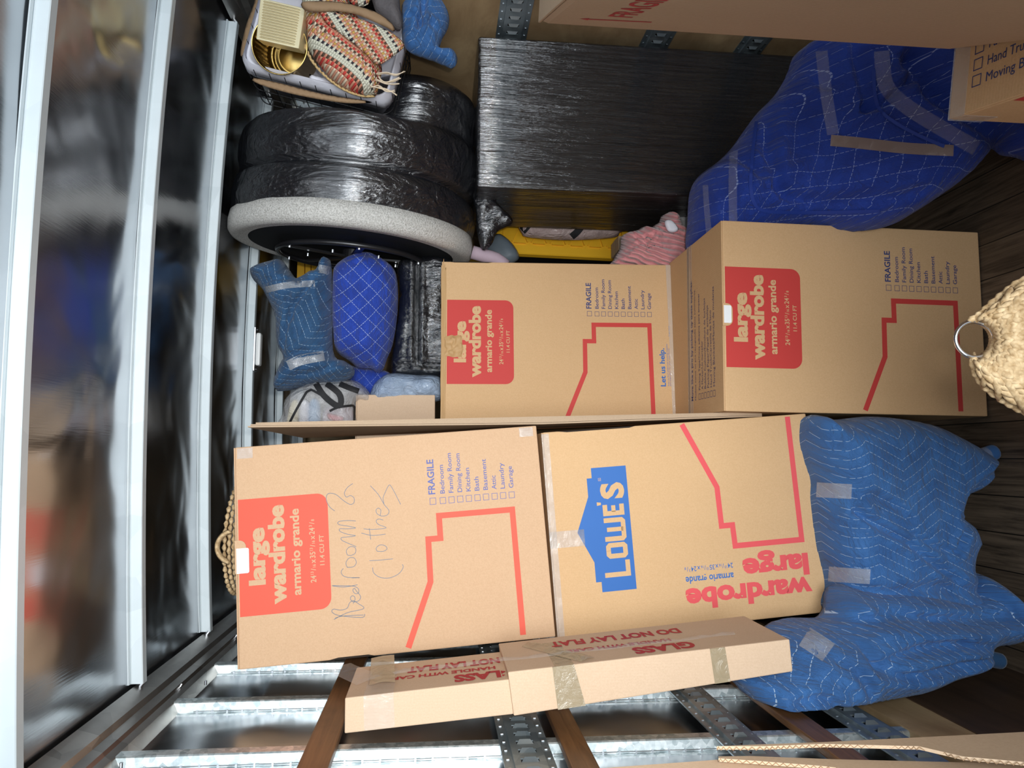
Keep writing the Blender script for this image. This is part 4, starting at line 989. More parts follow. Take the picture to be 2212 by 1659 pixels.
soft('blue_moving_blanket', 'dark blue quilt corner tucked under the royal bundle beside the hazy bag', 'moving blanket', [(745, 790), (790, 795), (830, 800), (850, 815), (860, 850), (840, 870), (800, 860), (770, 850), (750, 820)], 3.10, front=.05, back=.1, mat=Q_ROYAL, R=.05, step=.012, lump=.01, seed=31)
# clear zip bag with black webbing
zb = thing('clear_storage_bag', (.15, 3.1, 2.15), label='clear vinyl zip bag with black webbing handles on the plain carton', cat='storage bag')
pZ = [(604, 926), (610, 895), (617, 862), (640, 840), (675, 826), (720, 822), (765, 822), (790, 838), (803, 858), (800, 870), (772, 872), (770, 930), (700, 932)]
wZ = pillow('vinyl_bag', pZ, 2.98, .09, .16, BAGC, zb, R=.06, step=.012, lump=.010, lsc=10, ridge=.6, seed=41)
def trim(name, px, w_, tgt, par): return drape_band(name, px, w_, tgt, par, BLACK_FAB, .004)
trim('black_binding', [(622, 920), (640, 885), (663, 846), (672, 842), (698, 856)], 5, wZ, zb)
trim('black_binding', [(765, 918), (766, 880), (762, 876), (730, 880), (712, 888)], 5, wZ, zb)
trim('webbing_handle', [(682, 828), (700, 855), (725, 875), (736, 872), (732, 850), (702, 826)], 13, wZ, zb)
trim('webbing_handle', [(725, 825), (750, 836), (775, 845)], 12, wZ, zb)
for nm, lb, px, mt, Yc in (('folded_linen', 'pale blue folded linen inside the clear zip bag', [(670, 865), (690, 868), (690, 922), (668, 922)], plain('pale_blue_cloth', srgb(150, 185, 220), .9), 2.99), ('folded_linen', 'cream folded linen inside the clear zip bag', [(628, 870), (645, 868), (640, 925), (618, 925)], plain('cream_cloth', srgb(220, 206, 160), .9), 2.99),
                       ('folded_linen', 'white folded linen inside the clear zip bag', [(650, 870), (668, 870), (665, 925), (645, 925)], WHITE_FAB, 2.99), ('red_cloth', 'red cloth inside the clear zip bag', [(708, 892), (735, 898), (745, 905), (725, 912), (708, 904)], plain('red_cloth', srgb(205, 50, 66), .9), 2.96),
                       ('mauve_cloth', 'greyish mauve cloth filling the right half of the clear zip bag', [(705, 880), (760, 880), (762, 925), (700, 928)], plain('mauve_cloth', srgb(186, 170, 178), .9), 3.0)):
    soft(nm, lb, 'folded cloth', px, Yc, front=.02, back=.05, mat=mt, R=.02, step=.008, lump=.004, seed=7)
soft('poly_bag', 'hazy plastic bag of blue bedding under the black wrapped case', 'storage bag', [(798, 858), (805, 835), (820, 818), (845, 806), (900, 810), (950, 815), (960, 860), (900, 872), (830, 876), (800, 868)], 3.02, front=.08, back=.15, mat=BAGB, R=.06, step=.012, lump=.012, lsc=12, ridge=.6, seed=51)
# --- yellow tote with ribbed lid, bag and plush on top
tt = thing('storage_tote', (1.0, 3.5, .6), label='black tote with ribbed yellow lid facing forward, behind the dresser corner', cat='storage tote')
def quadmap(px4, Ys):
    P4 = [at(x, y, Y=Yv) for (x, y), Yv in zip(px4, Ys)]
    def f(u, v, h=0.0):
        p = P4[0].lerp(P4[1], u).lerp(P4[3].lerp(P4[2], u), v); nrm = (P4[1] - P4[0]).cross(P4[3] - P4[0]).normalized()
        if nrm.y > 0: nrm = -nrm
        return p + nrm * h
    return f
q = quadmap([(1070, 450), (1362, 470), (1350, 560), (1072, 546)], [3.56, 3.56, 3.52, 3.52])
def rrect(u0, u1, v0, v1, ru, rv, n=6):
    o_ = []
    for cx_, cy_, a0 in ((u1 - ru, v1 - rv, 0), (u0 + ru, v1 - rv, 90), (u0 + ru, v0 + rv, 180), (u1 - ru, v0 + rv, 270)):
        o_ += [(cx_ + ru * math.cos(math.radians(a0 + 90 * i / n)), cy_ + rv * math.sin(math.radians(a0 + 90 * i / n))) for i in range(n + 1)]
    return o_
mb = MB(); rings = [(0, 1, 0, 1, .07, .3, -.03), (0, 1, 0, 1, .07, .3, .000), (.008, .992, .02, .98, .07, .3, .006), (.05, .95, .13, .82, .05, .2, .006), (.055, .945, .15, .80, .05, .2, -.008)]
V = []; Fc = []
for (a, b_, c_, d_, ru, rv, h) in rings: V += [q(u, v, h) for u, v in rrect(a, b_, c_, d_, ru, rv)]
m = len(V) // len(rings)
for i in range(len(rings) - 1):
    for k in range(m): Fc.append((i * m + k, i * m + (k + 1) % m, (i + 1) * m + (k + 1) % m, (i + 1) * m + k))
Fc.append(tuple(range(m))[::-1]); Fc.append(tuple((len(rings) - 1) * m + k for k in range(m))); mb.add(V, Fc)
lid = mb.build('tote_lid', YEL, None); world_part(lid, tt)
rb_ = MB()
def bar(u0, v0, u1, v1, wd=.006, h0=-.008, h1=.004):
    a, b_ = q(u0, v0), q(u1, v1); d_ = (b_ - a).normalized(); N = (q(.5, .5, 1) - q(.5, .5, 0)); s_ = d_.cross(N).normalized() * wd / 2
    rb_.add([a + s_ + N * h0, b_ + s_ + N * h0, b_ - s_ + N * h0, a - s_ + N * h0, a + s_ + N * h1, b_ + s_ + N * h1, b_ - s_ + N * h1, a - s_ + N * h1], [(0, 1, 2, 3), (7, 6, 5, 4), (0, 4, 5, 1), (1, 5, 6, 2), (2, 6, 7, 3), (3, 7, 4, 0)])
for k in range(6):
    u = .12 + k * .145
    bar(u, .72, u + .06, .30); bar(u + .06, .30, u + .12, .72); bar(u + .015, .74, u + .105, .74)
for k in range(5): bar(.12 + .17 * k, .80, .12 + .17 * k, .92, .01, 0, .006)
o = rb_.build('lid_ribs', YEL, None); world_part(o, tt)
mb = MB(); a = [q(u, v, -.03) for u, v in ((.03, .04), (.97, .04), (.97, .94), (.03, .94))]; b_ = [p + (p - q(.5, .5, -.03)) * -.08 + (q(.5, .5, -.4) - q(.5, .5, -.03)) for p in a]
mb.add(a + b_, [(0, 1, 2, 3), (7, 6, 5, 4), (0, 4, 5, 1), (1, 5, 6, 2), (2, 6, 7, 3), (3, 7, 4, 0)]); o = mb.build('tote_body', BLACK_PL, None); world_part(o, tt)
cb = thing('window_storage_bag', (1.05, 3.3, 1.2), label='clear vinyl bag with black webbing bands lying on the yellow tote lid', cat='storage bag')
pC = [(1124, 480), (1128, 505), (1140, 512), (1200, 518), (1260, 518), (1330, 512), (1345, 500), (1420, 492), (1470, 480), (1430, 458), (1330, 462), (1200, 470)]
wC = pillow('vinyl_bag', pC, 3.40, .05, .04, film('blush_vinyl', srgb(205, 182, 178), .8, .16, 1.0, 16), cb, R=.035, step=.010, lump=.008, lsc=14, ridge=.6, seed=61)
trim('black_binding', [(1126, 480), (1129, 504), (1150, 482)], 6, wC, cb); trim('webbing_handle', [(1264, 470), (1252, 495), (1232, 514)], 15, wC, cb); trim('webbing_handle', [(1264, 477), (1330, 487), (1400, 490)], 14, wC, cb); trim('webbing_handle', [(1350, 476), (1345, 490), (1338, 508)], 13, wC, cb); trim('webbing_handle', [(1360, 474), (1400, 470), (1430, 474)], 12, wC, cb)
pk = thing('plush_blanket', (.9, 3.0, .9), label='dusty pink ribbed plush blanket bunched behind the box lid', cat='blanket')
wP = pillow('plush_cloth', [(1320, 580), (1326, 560), (1340, 535), (1342, 512), (1352, 505), (1375, 500), (1385, 492), (1402, 496), (1412, 488), (1424, 480), (1428, 468), (1442, 463), (1460, 472), (1468, 492), (1480, 500), (1490, 512), (1500, 560), (1500, 590), (1400, 600)], 2.95, .12, .05, PINK, pk, R=.08, step=.009, lump=.018, lsc=9, ridge=.8, seed=71, uvrot=-.35,
            creases=[([(1342, 520), (1370, 530), (1400, 525)], .022, .007), ([(1375, 505), (1390, 530), (1380, 560)], .022, .007), ([(1410, 495), (1425, 515), (1440, 520)], .018, .006), ([(1340, 560), (1360, 545), (1400, 548)], .018, .007)])
soft('white_ribbon', 'small white fluffy lining and ribbon in the pink plush blanket', 'ribbon', [(1436, 478), (1446, 474), (1458, 482), (1466, 496), (1456, 502), (1444, 500), (1438, 490)], 2.82, front=.012, back=.012, mat=WHITE_FAB, R=.015, step=.006, lump=.004, seed=3)
soft('grey_poly_bag', 'crumpled translucent grey bag in the gap above the pink blanket', 'storage bag', [(1455, 468), (1480, 456), (1500, 462), (1500, 500), (1478, 500), (1466, 488)], 3.08, front=.03, back=.05, mat=BAGC, R=.03, step=.008, lump=.008, lsc=16, ridge=.6, seed=81)
tb2 = MB(); tb2.tube(catmull([at(1020, 545, Y=3.0), at(1045, 552, Y=3.0), at(1072, 560, Y=3.0), at(1092, 575, Y=3.0)], .02, closed=False), .028, 20); o = tb2.build('mauve_roll', plain('mauve_fabric', srgb(176, 156, 168), .8), None, True); rebase(o); tag(o, 'short mauve fabric roll end poking out beside the white boucle rim', 'roll')
soft('grey_sack', 'smooth blue-grey plastic sack behind the yellow tote corner', 'storage bag', [(1050, 540), (1062, 515), (1080, 505), (1110, 530), (1120, 560), (1075, 575)], 3.46, front=.04, back=.1, mat=plain('blue_grey_plastic', srgb(110, 122, 132), .35), R=.05, step=.012, lump=.006, seed=5)
# second yellow tote seen edge-on behind the slate bundle
yt = thing('stacked_tote', (.75, 4.3, 2.0), label='yellow slatted tote end near the roof, behind the slate blue bundle', cat='storage tote')
for k in range(4):
    x0 = 646 + k * 13.5; a = [at(x0, 535, Y=3.95), at(x0 + 11.5, 535, Y=3.95), at(x0 + 11.5, 640 , Y=3.95), at(x0, 640, Y=3.95)]; mb = MB()
    b_ = [p + Vector((0, .5, 0)) for p in a]; mb.add(a + b_, [(0, 1, 2, 3), (7, 6, 5, 4), (0, 4, 5, 1), (1, 5, 6, 2), (2, 6, 7, 3), (3, 7, 4, 0)]); o = mb.build('tote_rib', YEL, None); world_part(o, yt)
mb = MB(); a0 = at(640, 640, Y=4.0); a1 = at(705, 530, Y=4.0); mb.box(min(a0.x, a1.x), 4.0, 1.25, max(a0.x, a1.x), 4.5, a0.z + .0, None); o = mb.build('tote_body', YEL, None); world_part(o, yt)
# ================================================================== LAUNDRY BASKET AND ITS CONTENTS
c1, c2 = at(522, 132, Y=2.60), at(836, 213, Y=2.60)
dx_ = (c2 - c1); Lb = dx_.length; ex = dx_.normalized(); ey = Vector((ex.z * -1, 0, ex.x)) if False else ex.cross(Vector((0, 1, 0))); ey = ey if ey.x > 0 else -ey
Wb = .31; Db = .30
MBK = Matrix(((ex.x, ey.x, 0, c1.x), (ex.y, ey.y, 1, c1.y), (ex.z, ey.z, 0, c1.z), (0, 0, 0, 1)))     # u along, v across (to the right wall), w deeper
bk = thing('laundry_basket', (c1.x + .1, 2.7, c2.z), label='black wire laundry basket with white fabric liner, tipped on its side above the chair', cat='basket')
def mapb(u, v, w_): return MBK @ Vector((u, v, w_))
def rr2(u0, u1, v0, v1, r, n=6):
    o_ = []
    for cx_, cy_, a0 in ((u1 - r, v1 - r, 0), (u0 + r, v1 - r, 90), (u0 + r, v0 + r, 180), (u1 - r, v0 + r, 270)):
        o_ += [(cx_ + r * math.cos(math.radians(a0 + 90 * i / n)), cy_ + r * math.sin(math.radians(a0 + 90 * i / n))) for i in range(n + 1)]
    return o_
V = []; rg = [(0, 0.0, 0), (-.010, 0.02, 0), (-.012, .07, .6), (-.003, .075, 1), (-.001, .03, 0), (.004, .012, 0), (.012, .02, 0), (.03, .26, 0)]
for (off, dep, wav) in rg:
    for i, (u, v) in enumerate(rr2(off, Lb - off, off, Wb - off, .045)):
        V.append(mapb(u, v, dep + wav * .012 * math.sin(i * 1.9)))
m = len(V) // len(rg); Fc = []
for i in range(len(rg) - 1):
    for k in range(m): Fc.append((i * m + k, i * m + (k + 1) % m, (i + 1) * m + (k + 1) % m, (i + 1) * m + k))
Fc.append(tuple((len(rg) - 1) * m + k for k in range(m)))
mb = MB(); mb.add(V, Fc); o = mb.build('fabric_liner', WHITE_FAB, None, True); world_part(o, bk)
wf = MB()
for dep in (.06, .12, .18, .24, .29): wf.tube([mapb(u, v, dep) for u, v in rr2(-.010, Lb + .010, -.010, Wb + .010, .045)], .0022, 6, closed=True)
for k in range(9):
    u = .04 + k * (Lb - .08) / 8
    wf.tube([mapb(u, -.0105, .02), mapb(u, -.0105, .29), mapb(u, .02, .295)], .0018, 6); wf.tube([mapb(u, Wb + .0105, .02), mapb(u, Wb + .0105, .29)], .0018, 6)
for k in range(5):
    v = .03 + k * (Wb - .06) / 4
    wf.tube([mapb(-.0105, v, .02), mapb(-.0105, v, .29)], .0018, 6); wf.tube([mapb(Lb + .0105, v, .02), mapb(Lb + .0105, v, .29)], .0018, 6)
o = wf.build('wire_frame', BLACK_PL, None, True); world_part(o, bk)
BROWNP = plain('brown_paper', srgb(150, 122, 92), .8, bumpsc=20, bs=.4)
pillow('brown_strap', [(545, 168), (600, 178), (700, 203), (790, 217), (800, 222), (740, 222), (640, 205), (560, 182)], 2.595, .004, .004, BROWNP, bk, R=.01, step=.008, lump=.002)
# ribbed tin can
GOLD = M_('gold_tin', srgb(176, 150, 92), .24, 1.0); GOLD = GOLD.m
CREAM = plain('champagne_enamel', srgb(238, 226, 186), .34, .25, .6)
ca0 = at(604, 98, Y=2.55); ca1 = at(640, 128, Y=2.76); cax = (ca1 - ca0); cl_ = cax.length; cax.normalize(); ca = cax.cross(Vector((0, 0, 1))).normalized(); cb_ = cax.cross(ca)
cn = thing('ribbed_tin', (ca0.x, 2.66, ca0.z - .1), label='round gold ribbed tin, open towards us, in the left half of the white basket', cat='tin')
def lathe2(name, prof, mat, par, n=144, sm=True):
    V = []; Fc = []
    for s_, r in prof:
        for k in range(n):
            a = 2 * PI * k / n; r2 = r * (1 + (.010 if .012 < s_ < .182 and (k // 2) % 2 else 0)); V.append(ca0 + cax * s_ + ca * math.cos(a) * r2 + cb_ * math.sin(a) * r2)
    m = len(prof)
    for i in range(m - 1):
        for k in range(n): Fc.append((i * n + k, i * n + (k + 1) % n, (i + 1) * n + (k + 1) % n, (i + 1) * n + k))
    mb = MB(); mb.add(V, Fc); o = mb.build(name, mat, None, sm); world_part(o, par); return o
pf = [(.19, .001), (.19, .055), (.192, .060), (.188, .066), (.186, .072), (.188, .078), (.19, .082)]
for k in range(30): pf.append((.185 - k * .0058, .0930))
pf += [(.006, .094), (.002, .097), (-.002, .0985), (-.004, .0965), (0, .0955)]
inner = [(s_, r - .0012) for s_, r in pf]
lathe2('tin_body', [(.193, .001)] + [(s_ + .001 if s_ > .18 else s_, r) for s_, r in pf] + inner[::-1], GOLD, cn)
# ribbed metal box standing in the tin
bxm = thing('ribbed_metal_box', (ca0.x, 2.5, ca0.z), label='square champagne metal box with long raised ribs, standing in the gold tin', cat='metal box')
qf = [at(562, -5, Y=2.50), at(659, 18, Y=2.50), at(645, 105, Y=2.49), at(553, 84, Y=2.49)]
bk_ = [p + cax * .085 for p in qf]; bm = bmesh.new(); vs_ = [bm.verts.new(p) for p in qf + bk_]
for f in ((0, 1, 2, 3), (7, 6, 5, 4), (0, 4, 5, 1), (1, 5, 6, 2), (2, 6, 7, 3), (3, 7, 4, 0)): bm.faces.new([vs_[i] for i in f])
bmesh.ops.recalc_face_normals(bm, faces=bm.faces); bmesh.ops.bevel(bm, geom=list(bm.edges), offset=.003, segments=3, profile=.5, affect='EDGES')
me = bpy.data.meshes.new('box_body'); bm.to_mesh(me); bm.free(); me.materials.append(CREAM); o = bpy.data.objects.new('box_body', me); C.objects.link(o); world_part(o, bxm)
rbm = MB()
def qp(u, v): return qf[0].lerp(qf[1], u).lerp(qf[3].lerp(qf[2], u), v) + Vector((0, -.0012, 0))
for k in range(14):
    v0 = .06 + k * .066; vv = v0 + .028
    rbm.tube([qp(.10, v0), qp(.88, v0), qp(.90, (v0 + vv) / 2), qp(.88, vv), qp(.10, vv), qp(.08, (v0 + vv) / 2)], .0010, 6, closed=True)
o = rbm.build('raised_ribs', plain('darker_champagne_rib', srgb(196, 178, 134), .35, .6), None, True); world_part(o, bxm)  # ribs in a slightly darker cream than the box
# woven rag rug, rolled in a straw basket, flap over the front
rg_ = thing('rag_rug', (1.5, 2.5, 2.0), label='coral, cream and brown woven rag rug rolled with a knotted fringe, in the white basket', cat='rug')
pillow('rolled_rug', [(655, 20), (662, 60), (664, 95), (672, 115), (690, 140), (712, 165), (740, 185), (775, 200), (800, 202), (815, 195), (822, 170), (825, 145), (815, 110), (790, 60), (760, 20), (740, -30), (660, -30)], 2.54, .07, .10, RUG, rg_, R=.07, step=.009, lump=.006, lsc=6, seed=13, uvrot=.95,
       creases=[([(662, 70), (690, 62), (720, 55)], .02, .006), ([(668, 95), (700, 90), (735, 100)], .016, .005), ([(790, 130), (795, 165), (790, 195)], .014, .006)])
pillow('rug_flap', [(690, 25), (730, 28), (790, 45), (830, 62), (862, 82), (874, 98), (862, 112), (845, 125), (825, 138), (812, 138), (795, 122), (765, 95), (735, 72), (705, 50)], 2.455, .012, .010, RUG, rg_, R=.012, step=.008, lump=.004, lsc=6, seed=17, uvrot=.60)
pillow('rug_upper_fold', [(745, -30), (760, 8), (790, 12), (800, -2), (800, -30)], 2.47, .02, .02, RUG, rg_, R=.02, step=.008, lump=.003, seed=18, uvrot=.6)
FR = plain('cotton_fringe', srgb(226, 208, 182), .95, bumpsc=200, bs=.5)
for i, pp in enumerate(([(815, 160), (835, 158), (855, 162), (874, 155)], [(812, 172), (830, 180), (850, 182), (862, 180)], [(800, 186), (830, 192), (845, 197), (858, 205)], [(818, 165), (828, 178), (846, 176), (864, 168)], [(808, 190), (818, 186), (835, 198), (852, 196)])):
    mb = MB()
    for k in range(4):
        ofs = [(random.uniform(-2, 2), random.uniform(-2, 2)) for _ in pp]
        mb.tube(catmull([at(x + a, y + b_, Y=2.47 + .004 * k) for (x, y), (a, b_) in zip(pp, ofs)], .006, closed=False), .0018, 5)
    o = mb.build('fringe_tassel', FR, None, True); world_part(o, rg_)
sbk = MB()
for k in range(40):
    t0 = k / 40; pts_ = catmull([Vector(p) for p in [(655, 75), (668, 120), (700, 160), (740, 190), (780, 205), (812, 206)]], 4, closed=False); i = int(t0 * (len(pts_) - 2)); a = pts_[i]
    p = at(a.x + (1 if k % 2 else -1), a.y + 2, Y=2.565); d_ = (at(pts_[i + 1].x, pts_[i + 1].y, Y=2.565) - at(a.x, a.y, Y=2.565)).normalized()
    sbk.tube([p - d_ * .010 + Vector((0, .003, 0)), p + Vector((0, -.003, -.001)), p + d_ * .010 + Vector((0, .003, 0))], [.002, .0045, .002], 8)
o = sbk.build('straw_rim', plain('straw', srgb(202, 172, 120), .7), None, True); tag(o, 'straw basket rim showing as a braided edge under the rolled rag rug', 'basket'); rebase(o)
soft('brown_paper_wrap', 'strip of brown packing paper laid across the rag rug', 'packing paper', [(652, 5), (690, 2), (740, 5), (790, 18), (820, 30), (848, 52), (852, 68), (835, 60), (810, 48), (770, 32), (730, 25), (690, 26), (658, 22)], 2.44, front=.010, back=.006, mat=BROWNP, R=.02, step=.008, lump=.006, lsc=14, seed=19)
gt = soft('rolled_grey_towel', 'rolled grey towel in clear film beside the light blue quilt', 'towel', [(800, -20), (805, 5), (812, 25), (830, 40), (850, 58), (866, 62), (870, 45), (865, 20), (855, -20)], 2.50, front=.03, back=.05, mat=plain('grey_terry', srgb(96, 92, 94), .9, bumpsc=120, bs=.8), R=.04, step=.008, lump=.012, lsc=12, ridge=.6, seed=23)
soft('brown_paper_bag', 'brown paper bag edge behind the ribbed metal box', 'paper bag', [(520, 120), (530, 60), (548, 10), (560, -30), (600, -30), (590, 20), (560, 60), (545, 110)], 2.70, front=.01, back=.03, mat=BROWNP, R=.02, step=.01, lump=.006, seed=29)
soft('patterned_box', 'small white dotted card box glimpsed between the tin and the rug', 'box', [(668, 160), (700, 168), (735, 188), (720, 190), (690, 182), (668, 176)], 2.64, front=.01, back=.04, mat=WHITE_FAB, R=.01, step=.008, lump=.002, seed=2, smooth_outline=False)
# light blue quilt ball by the right wall
sbq = soft('stuffed_blanket', 'light blue quilt stuffed between the chair and the plywood wall, next to the rolled towel', 'moving blanket', [(868, 20), (872, 5), (895, -10), (935, -15), (960, 10), (970, 35), (968, 60), (955, 85), (950, 108), (965, 108), (982, 112), (988, 130), (978, 145), (940, 130), (905, 118), (880, 108), (870, 90), (868, 60)], 2.58, front=.06, back=.06, mat=Q_LIGHT, R=.06, step=.010, lump=.014, lsc=8, ridge=.6, seed=33, uvrot=.8,
     creases=[([(918, 0), (915, 40), (905, 80)], .035, .010), ([(880, 50), (905, 60), (912, 75)], .03, .008), ([(950, 90), (930, 70), (915, 80)], .02, .008)])
# rope handle of a woven basket lying on top of the handwritten box
rh = thing('seagrass_basket', (-.28, 2.55, 2.42), label='small woven basket on top of the handwritten box, only its rope handle showing', cat='basket')
STRAW = M_('seagrass', srgb(188, 158, 116), .7, 0, .3); v_ = STRAW.coord(); n_ = STRAW.noise(v_, 90, 4); STRAW.col(STRAW.ramp(n_, [(.3, srgb(158, 128, 88)), (.7, srgb(214, 188, 148))])); STRAW.bump(n_, .4, .004); STRAW = STRAW.m
STRAWD = plain('seagrass_dark_core', srgb(120, 92, 60), .9)  # dark tan for the tote body and basket base
mb = MB(); hc = at(506, 1181, Y=2.33)
for k in range(26):
    a = PI * (.12 + .76 * k / 25) ; p = hc + Vector((math.cos(a) * .047, 0, math.sin(a) * .050)); tdir = Vector((-math.sin(a), 0, math.cos(a)));
    mb.tube([p - tdir * .006 + Vector((0, .004, 0)) - Vector((math.cos(a), 0, math.sin(a))) * .006, p + Vector((0, -.004, 0)), p + tdir * .006 + Vector((0, .004, 0)) + Vector((math.cos(a), 0, math.sin(a))) * .006], [.003, .006, .003], 8)
o = mb.build('rope_handle', STRAW, None, True); world_part(o, rh)
mb = MB()
for j in range(5):
    for k in range(46):
        a = 2 * PI * (k + .5 * (j % 2)) / 46; r_ = .15 + .006 * j; p = Vector((-.27, 2.55, 2.425 + .012 * j)) + Vector((math.cos(a) * r_, math.sin(a) * r_, 0)); td = Vector((-math.sin(a), math.cos(a), 0))
        mb.tube([p - td * .013, p + Vector((math.cos(a), math.sin(a), 0)) * .004, p + td * .013], [.003, .0075, .003], 6)
o = mb.build('woven_side', STRAW, None, True); world_part(o, rh)
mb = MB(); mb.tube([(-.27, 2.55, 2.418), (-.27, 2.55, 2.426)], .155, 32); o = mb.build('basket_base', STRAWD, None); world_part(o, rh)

# ================================================================== CLOSE FOREGROUND
nb_ = thing('woven_tote', (.17, 1.07, .70), label='woven seagrass tote with a polished metal ring handle, close at lower right', cat='basket')
YN = 1.05
pN = [(2103, 690), (2122, 674), (2150, 648), (2185, 620), (2212, 604), (2300, 575), (2450, 560), (2560, 640), (2590, 760), (2560, 870), (2450, 940), (2300, 925), (2212, 890), (2165, 864), (2130, 838), (2108, 808), (2098, 778), (2112, 776), (2130, 772), (2143, 758), (2149, 738), (2146, 718), (2134, 700), (2118, 694)]
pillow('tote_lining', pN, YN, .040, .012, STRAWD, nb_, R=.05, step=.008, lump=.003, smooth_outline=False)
rc = at(2106, 733, Y=YN - .005); mb = MB(); mb.tube([rc + Vector((math.cos(2 * PI * k / 48) * .0275, .004 * math.sin(2 * PI * k / 48), math.sin(2 * PI * k / 48) * .0285)) for k in range(48)], .0032, 14, closed=True)
o = mb.build('metal_ring', CHROME, None, True); world_part(o, nb_)
# braided leaves fanning from the ring: herringbone of small curved strands
poly = catmull([Vector((x, y)) for x, y in pN], 6)
def inside(x, y):
    c = False; n = len(poly)
    for i in range(n):
        a, b_ = poly[i], poly[i - 1]
        if (a.y > y) != (b_.y > y) and x < (b_.x - a.x) * (y - a.y) / (b_.y - a.y) + a.x: c = not c
    return c
def edge_d(x, y):
    p = Vector((x, y)); return min((p - q_).length for q_ in poly)
mb = MB()
for br in range(-10, 11):
    ang = br * .195
    for k in range(40):
        r_ = 40 + k * 15.5
        for side in (-1, 1):
            a2 = ang + side * min(.055, 9.5 / r_ + .016); x = 2106 + r_ * math.cos(a2); y = 735 + r_ * math.sin(a2)
            if x > 2330 or not inside(x, y) or edge_d(x, y) < 9: continue
            da = a2 - side * .48 + random.uniform(-.18, .18); l_ = random.uniform(20, 27) * (.6 + .4 * min(1, r_ / 120)); ends = []
            for e_ in (-1, -.45, 0, .45, 1):
                xx, yy = x + math.cos(da) * l_ * e_, y + math.sin(da) * l_ * e_; ok_ = inside(xx, yy); d_ = edge_d(xx, yy) if ok_ else 0
                ends.append((xx, yy, .045 * math.sqrt(max(0, 1 - (1 - min(1, d_ / 76)) ** 2))))
            lift = random.uniform(.0015, .0035); rad = l_ * .36 / F * YN
            P5 = [at(a_, b_, Y=YN - h_ - lf * lift) for (a_, b_, h_), lf in zip(ends, (-.6, .7, 1, .7, -.6))]
            mb.tube(P5, [rad * .35, rad * .85, rad, rad * .85, rad * .3], 8)
rim_pts = [q_ for q_ in catmull([Vector(p) for p in [(2100, 690), (2122, 674), (2150, 648), (2185, 620), (2212, 604), (2300, 575)]], 9, closed=False)] + [q_ for q_ in catmull([Vector(p) for p in [(2100, 780), (2108, 808), (2130, 838), (2165, 864), (2212, 890), (2300, 925)]], 9, closed=False)]
for i in range(len(rim_pts) - 1):
    a, b_ = rim_pts[i], rim_pts[i + 1]
    if (b_ - a).length > 20: continue
    d_ = (b_ - a).normalized(); nn = Vector((-d_.y, d_.x)) * (5 if i % 2 else -1); c_ = a + nn * (1 if a.y < 735 else -1); d2 = d_ * 17 + nn * .6
    mb.tube([at(c_.x - d2.x, c_.y - d2.y, Y=YN + .001), at(c_.x, c_.y, Y=YN - .008), at(c_.x + d2.x, c_.y + d2.y, Y=YN + .001)], [.0018, .0052, .0018], 8)
o = mb.build('braided_leaves', STRAW, None, True); world_part(o, nb_)
# wrapping coils round the ring
mb = MB()
for k in range(13):
    a = -1.02 + k * 2.04 / 12; x = 2106 + 42 * math.cos(a); y = 734 + 43 * math.sin(a)
    p = at(x, y, Y=YN - .006); o_ = at(x + 13 * math.cos(a), y + 13 * math.sin(a), Y=YN - .022); b_ = at(x + 12 * math.cos(a), y + 12 * math.sin(a), Y=YN + .01); i_ = at(x - 4 * math.cos(a), y - 4 * math.sin(a), Y=YN - .004)
    mb.tube([b_, i_, p + Vector((0, -.006, 0)), o_], [.0045, .0055, .0065, .0055], 10)
o = mb.build('ring_wrapping', STRAW, None, True); world_part(o, nb_)
carton('unseen_carton', Matrix.Translation((.17, .98, .33)), .34, .66, .30, CARD_DULL, 'unseen plain carton added under the woven tote to hold it and block light')  # out of view, added as a stand and to keep light off the floor
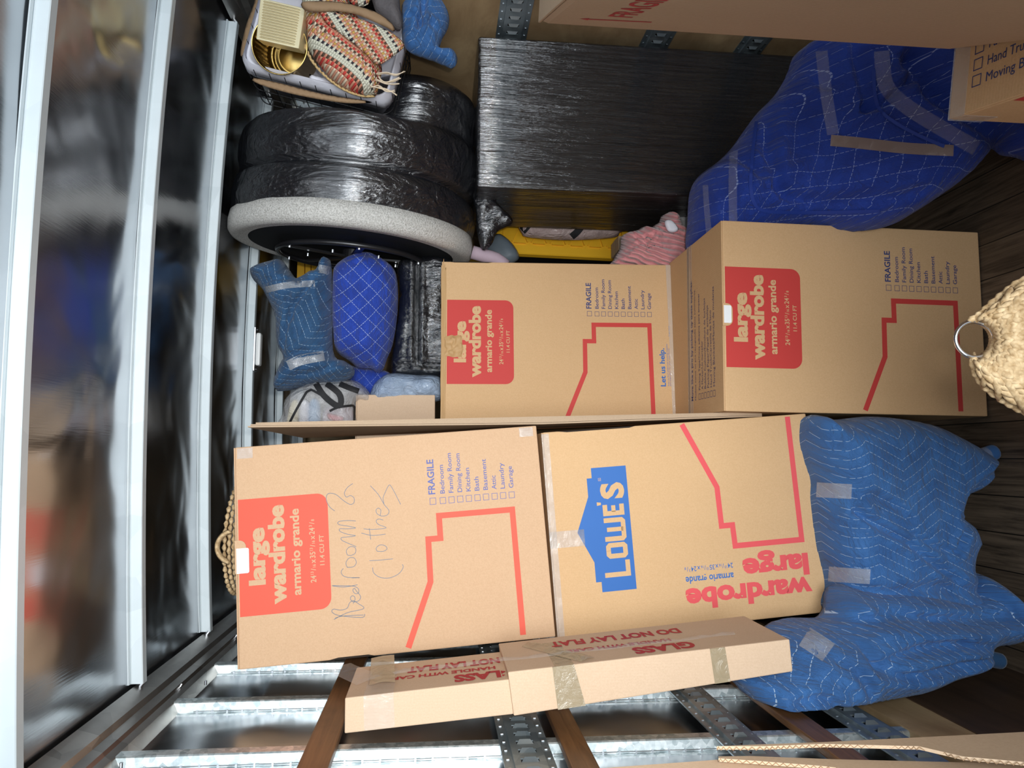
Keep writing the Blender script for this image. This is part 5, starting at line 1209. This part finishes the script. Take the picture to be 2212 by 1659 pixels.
# open carton flaps at the lower right edge of the picture
fl = thing('open_carton', (-.5, .75, 0), label='open kraft carton with raised corrugated flaps, closest at the lower right corner', cat='cardboard box')
def board(name, px, X, th, mat, par):
    pts = [at(x, y, X=X) for x, y in px]; n = len(pts)
    V = pts + [p + Vector((-th, 0, 0)) for p in pts]
    mb = MB(); mb.add(V, [tuple(range(n)), tuple(range(n, 2 * n))[::-1]] + [(i, n + i, n + (i + 1) % n, (i + 1) % n) for i in range(n)]); o = mb.build(name, mat, None); world_part(o, par); return o
f1 = board('raised_flap', [(1548, 1612), (1640, 1608), (1780, 1603), (2000, 1592), (2212, 1581), (2500, 1560), (2500, 1680), (2212, 1646), (2080, 1634), (1985, 1612), (1780, 1607), (1650, 1612)], -.352, .004, CARD_DULL, fl)
f2 = board('raised_flap', [(1552, 1634), (1620, 1633), (1800, 1640), (2212, 1650), (2500, 1690), (2500, 1790), (2212, 1700), (1900, 1670), (1780, 1655), (1640, 1644), (1552, 1638)], -.372, .004, CARD_DULL, fl)
f3 = board('raised_flap', [(1235, 1664), (1400, 1652), (1552, 1641), (1700, 1650), (1800, 1662), (2000, 1690), (2100, 1760), (1235, 1740)], -.380, .004, CARD_TAN, fl)
def fluted(name, px, X, par, amp=.0022):
    """wavy corrugated core along a cut edge"""
    L = catmull([at(x, y, X=X) for x, y in px], .004, closed=False); pts = [p + Vector(((amp if i % 2 else -amp) * .8 - .002, -.0006, 0)) for i, p in enumerate(L)]
    mb = MB(); mb.tube(pts, .0006, 5); o = mb.build(name, CARD_EDGE, None, True); world_part(o, par)
fluted('corrugated_edge', [(1548, 1613), (1650, 1613), (1780, 1608), (1985, 1613), (2080, 1635), (2212, 1647), (2300, 1655)], -.352, fl)
fluted('corrugated_edge', [(1552, 1638), (1640, 1644), (1780, 1655), (1900, 1670)], -.372, fl)
mb = MB(); mb.box(-.62, .52, 0, -.386, .86, .95); o = mb.build('carton_body', CARD_DULL, None); world_part(o, fl)

carton('narrow_carton', Matrix.Translation((1.0, 3.33, .50)), .07, 1.00, .15, CARD_DULL, 'narrow upright carton behind the dresser corner, under the black-banded vinyl bag')

for o in bpy.data.objects:
    if o.name.split('.')[0] == 'wardrobe_box' and o.parent is None: o['group'] = 'printed wardrobe boxes'
    if o.name.split('.')[0] == 'folded_linen' and o.parent is None: o['group'] = 'folded linen in the clear zip bag'
